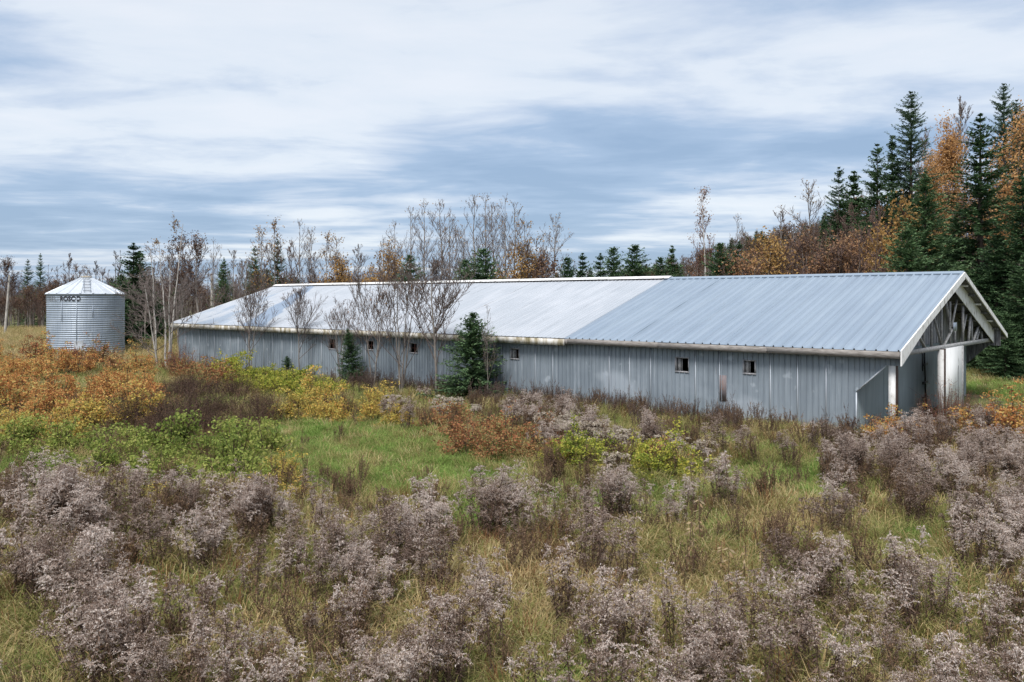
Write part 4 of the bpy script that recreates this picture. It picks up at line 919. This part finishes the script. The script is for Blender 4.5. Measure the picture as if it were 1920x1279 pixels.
# dried tan broad-leaf stalks
def tan_stalk():
    st, lf = Geo(), Geo(); h = rng.uniform(.8, 1.0); P = np.array([(0, 0, 0), (.02, 0, h * .5), (.05, .02, h)]); st.tube(P, [.008, .006, .004], 4)
    n = 22; t = rng.uniform(.3, 1, n); C = np.stack([np.interp(t, [0, .5, 1], P[:, a]) for a in range(3)], 1); D = rand_dirs(n); D[:, 2] = -.4; D = unit(D); L_ = rng.uniform(.03, .06, n)[:, None]
    lf.quads(C + D * L_, D * L_, unit(np.cross(D, rand_dirs(n))) * .016); return st.mesh('stem', M['weed_stem']), lf.mesh('leaves', M['leaf_tan'])
tan = [tan_stalk() for _ in range(3)]
for u, v in [(1300, 1060), (1310, 1040), (1365, 1140), (1395, 1120), (1430, 1130), (1290, 1085), (1350, 1110)]:
    d = dep(v); x = px(u, d); e = empty('milkweed', (x, d, float(ground(x, d))), rng.uniform(0, 6.28), rng.uniform(.85, 1.15), label='dried stalk with curled papery tan leaves in the near meadow', cat='weed', group='dried tan stalks')
    a = tan[rng.integers(3)]; obj('stem', a[0], e); obj('leaves', a[1], e)

# ------------------------------------------------------------------ weeds of the meadow
def uv(x, y): return 960 + F * x / y, HOR + HC * F / y
def ell(U, V, L):
    o = np.zeros(len(U))
    for cu, cv, ru, rv, w in L: o = np.maximum(o, w * np.clip(1.6 - 1.6 * (((U - cu) / ru) ** 2 + ((V - cv) / rv) ** 2), 0, 1))
    return o
def sample(n, d0, d1):
    y = np.sqrt(rng.uniform(d0 ** 2, d1 ** 2, n)); x = rng.uniform(-.72, .72, n) * y; return x, y
ZG = [(90, 1010, 180, 70, .9), (300, 1040, 260, 80, 1.), (540, 1030, 190, 50, .8), (740, 1080, 130, 75, 1.), (620, 1130, 260, 60, .7), (985, 1015, 125, 45, 1.), (1140, 985, 70, 30, .9), (1120, 1080, 110, 50, .6), (60, 1180, 220, 90, .75), (250, 1260, 250, 70, .7),
      (1340, 960, 75, 35, .9), (1520, 1125, 110, 50, 1.), (1640, 1150, 110, 55, .95), (1630, 905, 95, 32, 1.), (1830, 925, 170, 60, 1.), (1880, 1060, 120, 130, 1.), (1800, 1260, 260, 110, .95), (1560, 1010, 80, 28, .7), (1720, 985, 40, 20, .8),
      (1260, 1040, 55, 40, .8), (1400, 1300, 260, 80, .8), (960, 1360, 500, 110, .75), (350, 1400, 500, 120, .85), (1500, 1450, 600, 150, .9), (700, 1250, 300, 60, .45), (1050, 1220, 200, 60, .4), (1180, 850, 200, 25, .3), (1450, 870, 160, 25, .3), (1740, 860, 140, 28, .8), (620, 815, 60, 15, .0), (760, 800, 80, 18, .5), (1890, 830, 90, 25, .6), (1000, 805, 100, 20, .7)]
x, y = sample(9000, 5.6, 34); U, V = uv(x, y); dn = ell(U, V, ZG); keep = (rng.random(len(x)) < dn * np.where(y < 12, .44, .44) * (.3 + 1.1 * np.clip(vn(x, y, 1.9, 5) + .5, 0, 1))) & clear(x, y, .6)
gx_, gy_ = x[keep], y[keep]
od = np.argsort(gy_); gx_, gy_ = gx_[od], gy_[od]
vis = (np.abs(gx_ / gy_) < .645) & (HOR + (HC - 1.0) * F / gy_ < 1279)
order = np.concatenate([np.where(vis)[0], np.where(~vis)[0]])
GZ = [(365, 1000, 'between the green shrubs and the open meadow'), (740, 1060, 'beside the near end of the green path'), (985, 1010, 'below the rust-red meadow shrubs'), (1340, 985, 'below the white-headed asters'), (1340, 1110, 'around the papery tan stalks'), (1640, 905, 'out from the diagonal porch cladding'), (1830, 930, 'below the small orange shrubs by the porch'),
      (1030, 1140, 'around the straw coloured grass patch'), (80, 1010, 'below the yellow shrubs'), (250, 1300, 'in tangled grass well out from the green shrubs'), (1560, 1120, 'in the grass gap out from the barn corner'), (1800, 1300, 'in the thick stand farthest out from the porch'), (900, 1450, 'well out from the straw grass patch')]
GW = np.array([(px(u, dep(v)), dep(v)) for u, v, _ in GZ])
for q, ii in enumerate(order[:300]):
    xx, yy = float(gx_[ii]), float(gy_[ii]); s = rng.uniform(.68, 1.08)
    e = empty('goldenrod', (xx, yy, float(ground(xx, yy))), rng.uniform(0, 6.28), s, label='dried goldenrod with mauve-grey plumes ' + GZ[int(np.argmin(((GW - (xx, yy)) ** 2).sum(1)))][2], cat='weed', group='dried goldenrod clumps in the meadow')
    if q < 110:
        nst_ = int(rng.choice([rng.integers(1, 4), rng.integers(4, 8), rng.integers(8, 15)])); cr = (.10, .18, .28)[0 if nst_ < 4 else 1 if nst_ < 8 else 2]
        for a in range(nst_):
            v = rng.integers(14); rad = cr * math.sqrt(rng.random()); an = rng.uniform(0, 6.28)
            so_ = obj('stem', W_gold.st[v], e, (math.cos(an) * rad, math.sin(an) * rad, -.02)); so_.rotation_euler = (rng.normal(0, .08) - math.sin(an) * rad * .5, rng.normal(0, .08) + math.cos(an) * rad * .5, rng.uniform(0, 6.28)); so_.scale = (rng.uniform(.82, 1.08),) * 3
            obj('seed_plume', W_gold.hd[v], so_)
    else:
        c = W_gold.clump[rng.integers(8)]; obj('stems', c[0], e, kind='stuff'); obj('seed_plumes', c[1], e, kind='stuff')
rest = order[300:]
def gz(x, y): return np.stack([x, y, ground(x, y)], 1)
scatter('goldenrod_stand', gz(gx_[rest], gy_[rest]), rng.uniform(0, 6.28, len(rest)), rng.uniform(.65, 1.0, len(rest)), rng.integers(0, 8, len(rest)), W_gold.joined, 'farther stand of faded brown-grey goldenrod towards the barn', 'weeds')
print('goldenrod', len(order))
# white-headed asters: individuals
ZA = [(1140, 858, 130, 28, 1.), (1240, 870, 90, 30, 1.), (1060, 838, 60, 22, 1.), (1150, 930, 40, 18, .9), (850, 790, 70, 14, .8), (1000, 812, 100, 14, .5), (760, 785, 60, 12, .6), (410, 985, 30, 12, .6)]
x, y = sample(9000, 14, 34); U, V = uv(x, y); keep = (rng.random(len(x)) < ell(U, V, ZA) * .19) & clear(x, y, .6)
for xx, yy in zip(x[keep][:150], y[keep][:150]):
    e = empty('aster', (float(xx), float(yy), float(ground(xx, yy))), rng.uniform(0, 6.28), rng.uniform(.5, .85), label='flat-topped weed with creamy white seed heads below the barn wall', cat='weed', group='white-headed asters below the barn')
    c = W_ast.clump[rng.integers(8)]; obj('stems', c[0], e, kind='stuff'); obj('seed_heads', c[1], e, kind='stuff')
# dark weeds along the wall foot
ll = rng.uniform(-1.5, 24, 520); ww = -rng.exponential(1.1, 520) - .15; x = 10.9 + ax_[0] * ll + wx_[0] * ww; y = 22.9 + ax_[1] * ll + wx_[1] * ww
keep = (rng.random(520) < np.where((ll > 1.5) & (ll < 3.6), .12, .55)) ; x, y = x[keep], y[keep]
DZ = [(-1, 'around the porch post'), (2.4, 'next to the diagonal porch cladding'), (4.65, 'under the window nearest the porch'), (5.5, 'under the brown patch plate'), (7.05, 'under the second window from the porch'), (10.5, 'under the join of grey and white roof'), (14.6, 'under the window beside the wall spruce'), (17.3, 'beside the young wall spruce'), (20.6, 'among the bare saplings'), (23.6, 'by the leaning spruce')]
for xx, yy in zip(x, y):
    e = empty('dock_weed', (float(xx), float(yy), float(ground(xx, yy))), rng.uniform(0, 6.28), rng.uniform(.35, .75), label='dark spiky dead weed at the wall ' + DZ[int(np.argmin([abs(a_ - float(barn_lw(xx, yy)[0])) for a_, _ in DZ]))][1], cat='weed', group='dark dead weeds along the barn wall')
    c = W_dark.clump[rng.integers(8)]; obj('stems', c[0], e, kind='stuff'); obj('seed_heads', c[1], e, kind='stuff')

x, y = sample(7000, 5.6, 30); U, V = uv(x, y); keep = (rng.random(len(x)) < .17 * (1 - .95 * ell(U, V, [(660, 850, 260, 70, 1.), (1890, 770, 120, 45, 1.), (850, 900, 170, 50, 1.)])) * np.clip(vn(x, y, .7, 8) + .6, 0, 1.2)) & clear(x, y, .6); x, y = x[keep], y[keep]
scatter('dead_stalks', gz(x, y), rng.uniform(0, 6.28, len(x)), rng.uniform(.32, .8, len(x)), rng.integers(0, 8, len(x)), W_brown.joined, 'thin russet-brown dead stalks scattered through the meadow grass', 'weeds', rng.normal(0, .12, (len(x), 2)))
# ------------------------------------------------------------------ grass
kinds = ['grass_green', 'grass_olive', 'grass_straw', 'grass_rust']
tm = []
for k_ in kinds:
    for q in range(3): tm.append(grass_tuft(46, .34 if k_ == 'grass_green' else .46, .15, .0042, .95 if k_ != 'grass_rust' else .45).mesh(k_, M[k_]))
ZGR = [(640, 840, 230, 60, 1.), (820, 890, 170, 50, 1.), (900, 985, 90, 60, 1.), (1550, 940, 120, 40, .6), (1250, 950, 100, 30, .6), (560, 900, 120, 50, .7), (1450, 905, 150, 40, .55), (1340, 1010, 90, 40, .6), (1720, 1040, 90, 40, .6), (1100, 945, 160, 30, .6), (1890, 770, 120, 45, 1.), (60, 900, 120, 40, .8), (1880, 740, 140, 25, 1.), (150, 1090, 80, 40, .5), (560, 730, 60, 12, .8), (800, 850, 100, 30, .9)]
ZST = [(1000, 1130, 300, 110, .8), (1300, 1130, 160, 80, .5), (600, 1240, 250, 80, .5), (1560, 970, 160, 40, .4), (40, 640, 200, 30, 1.), (950, 1040, 110, 40, .6), (1450, 1000, 120, 40, .5)]
ZRU = [(1030, 1040, 40, 40, .9), (880, 1030, 50, 30, .6), (250, 1120, 120, 50, .35), (540, 1160, 50, 40, .5)]
xs, ys = [], []
for n, a, b_ in ((15000, 5.5, 14), (20000, 14, 26), (13000, 26, 48)): x, y = sample(n, a, b_); xs.append(x); ys.append(y)
x = np.concatenate(xs); y = np.concatenate(ys); ok = clear(x, y, .2); x, y = x[ok], y[ok]; U, V = uv(x, y)
gr, sw_, ru = ell(U, V, ZGR), ell(U, V, ZST), ell(U, V, ZRU); nz = vn(x, y, .8, 3) + .6 * vn(x, y, 2.1, 1)
wt_ = np.stack([.28 + .25 * nz + 2.6 * gr + .5 * np.clip(nz, 0, 1), .62 + 0 * nz, .30 - .25 * nz + 1.6 * sw_ - .1 * gr, .05 + 1.2 * ru - .05 * gr], 1).clip(.01); wt_ /= wt_.sum(1, keepdims=True)
ki = (wt_.cumsum(1) < rng.random(len(x))[:, None]).sum(1).clip(0, 3); idx = ki * 3 + rng.integers(0, 3, len(x))
sc_ = rng.uniform(.5, 1.3, len(x)) * (1 + .25 * np.clip(vn(x, y, 1.1, 7), -1, 1)) * np.where(gr > .5, .9, 1.) * np.where(y > 26, 1.2, 1.)
scatter('meadow_grass', gz(x, y), rng.uniform(0, 6.28, len(x)), sc_, idx, tm, 'tangled green and straw coloured meadow grass between the weeds', 'grass', rng.normal(0, .12, (len(x), 2)))
# far field of straw grass by the bin and lawn at the wood
x, y = sample(14000, 48, 112); ok = clear(x, y, .3) & ((x < -15) | (x > 15)); x, y = x[ok], y[ok]
scatter('field_grass', gz(x, y), rng.uniform(0, 6.28, len(x)), rng.uniform(1.2, 2.2, len(x)), np.where(rng.random(len(x)) < .7, rng.integers(6, 9, len(x)), rng.integers(3, 6, len(x))), tm, 'pale straw grass of the far field beyond the grain bin', 'grass')
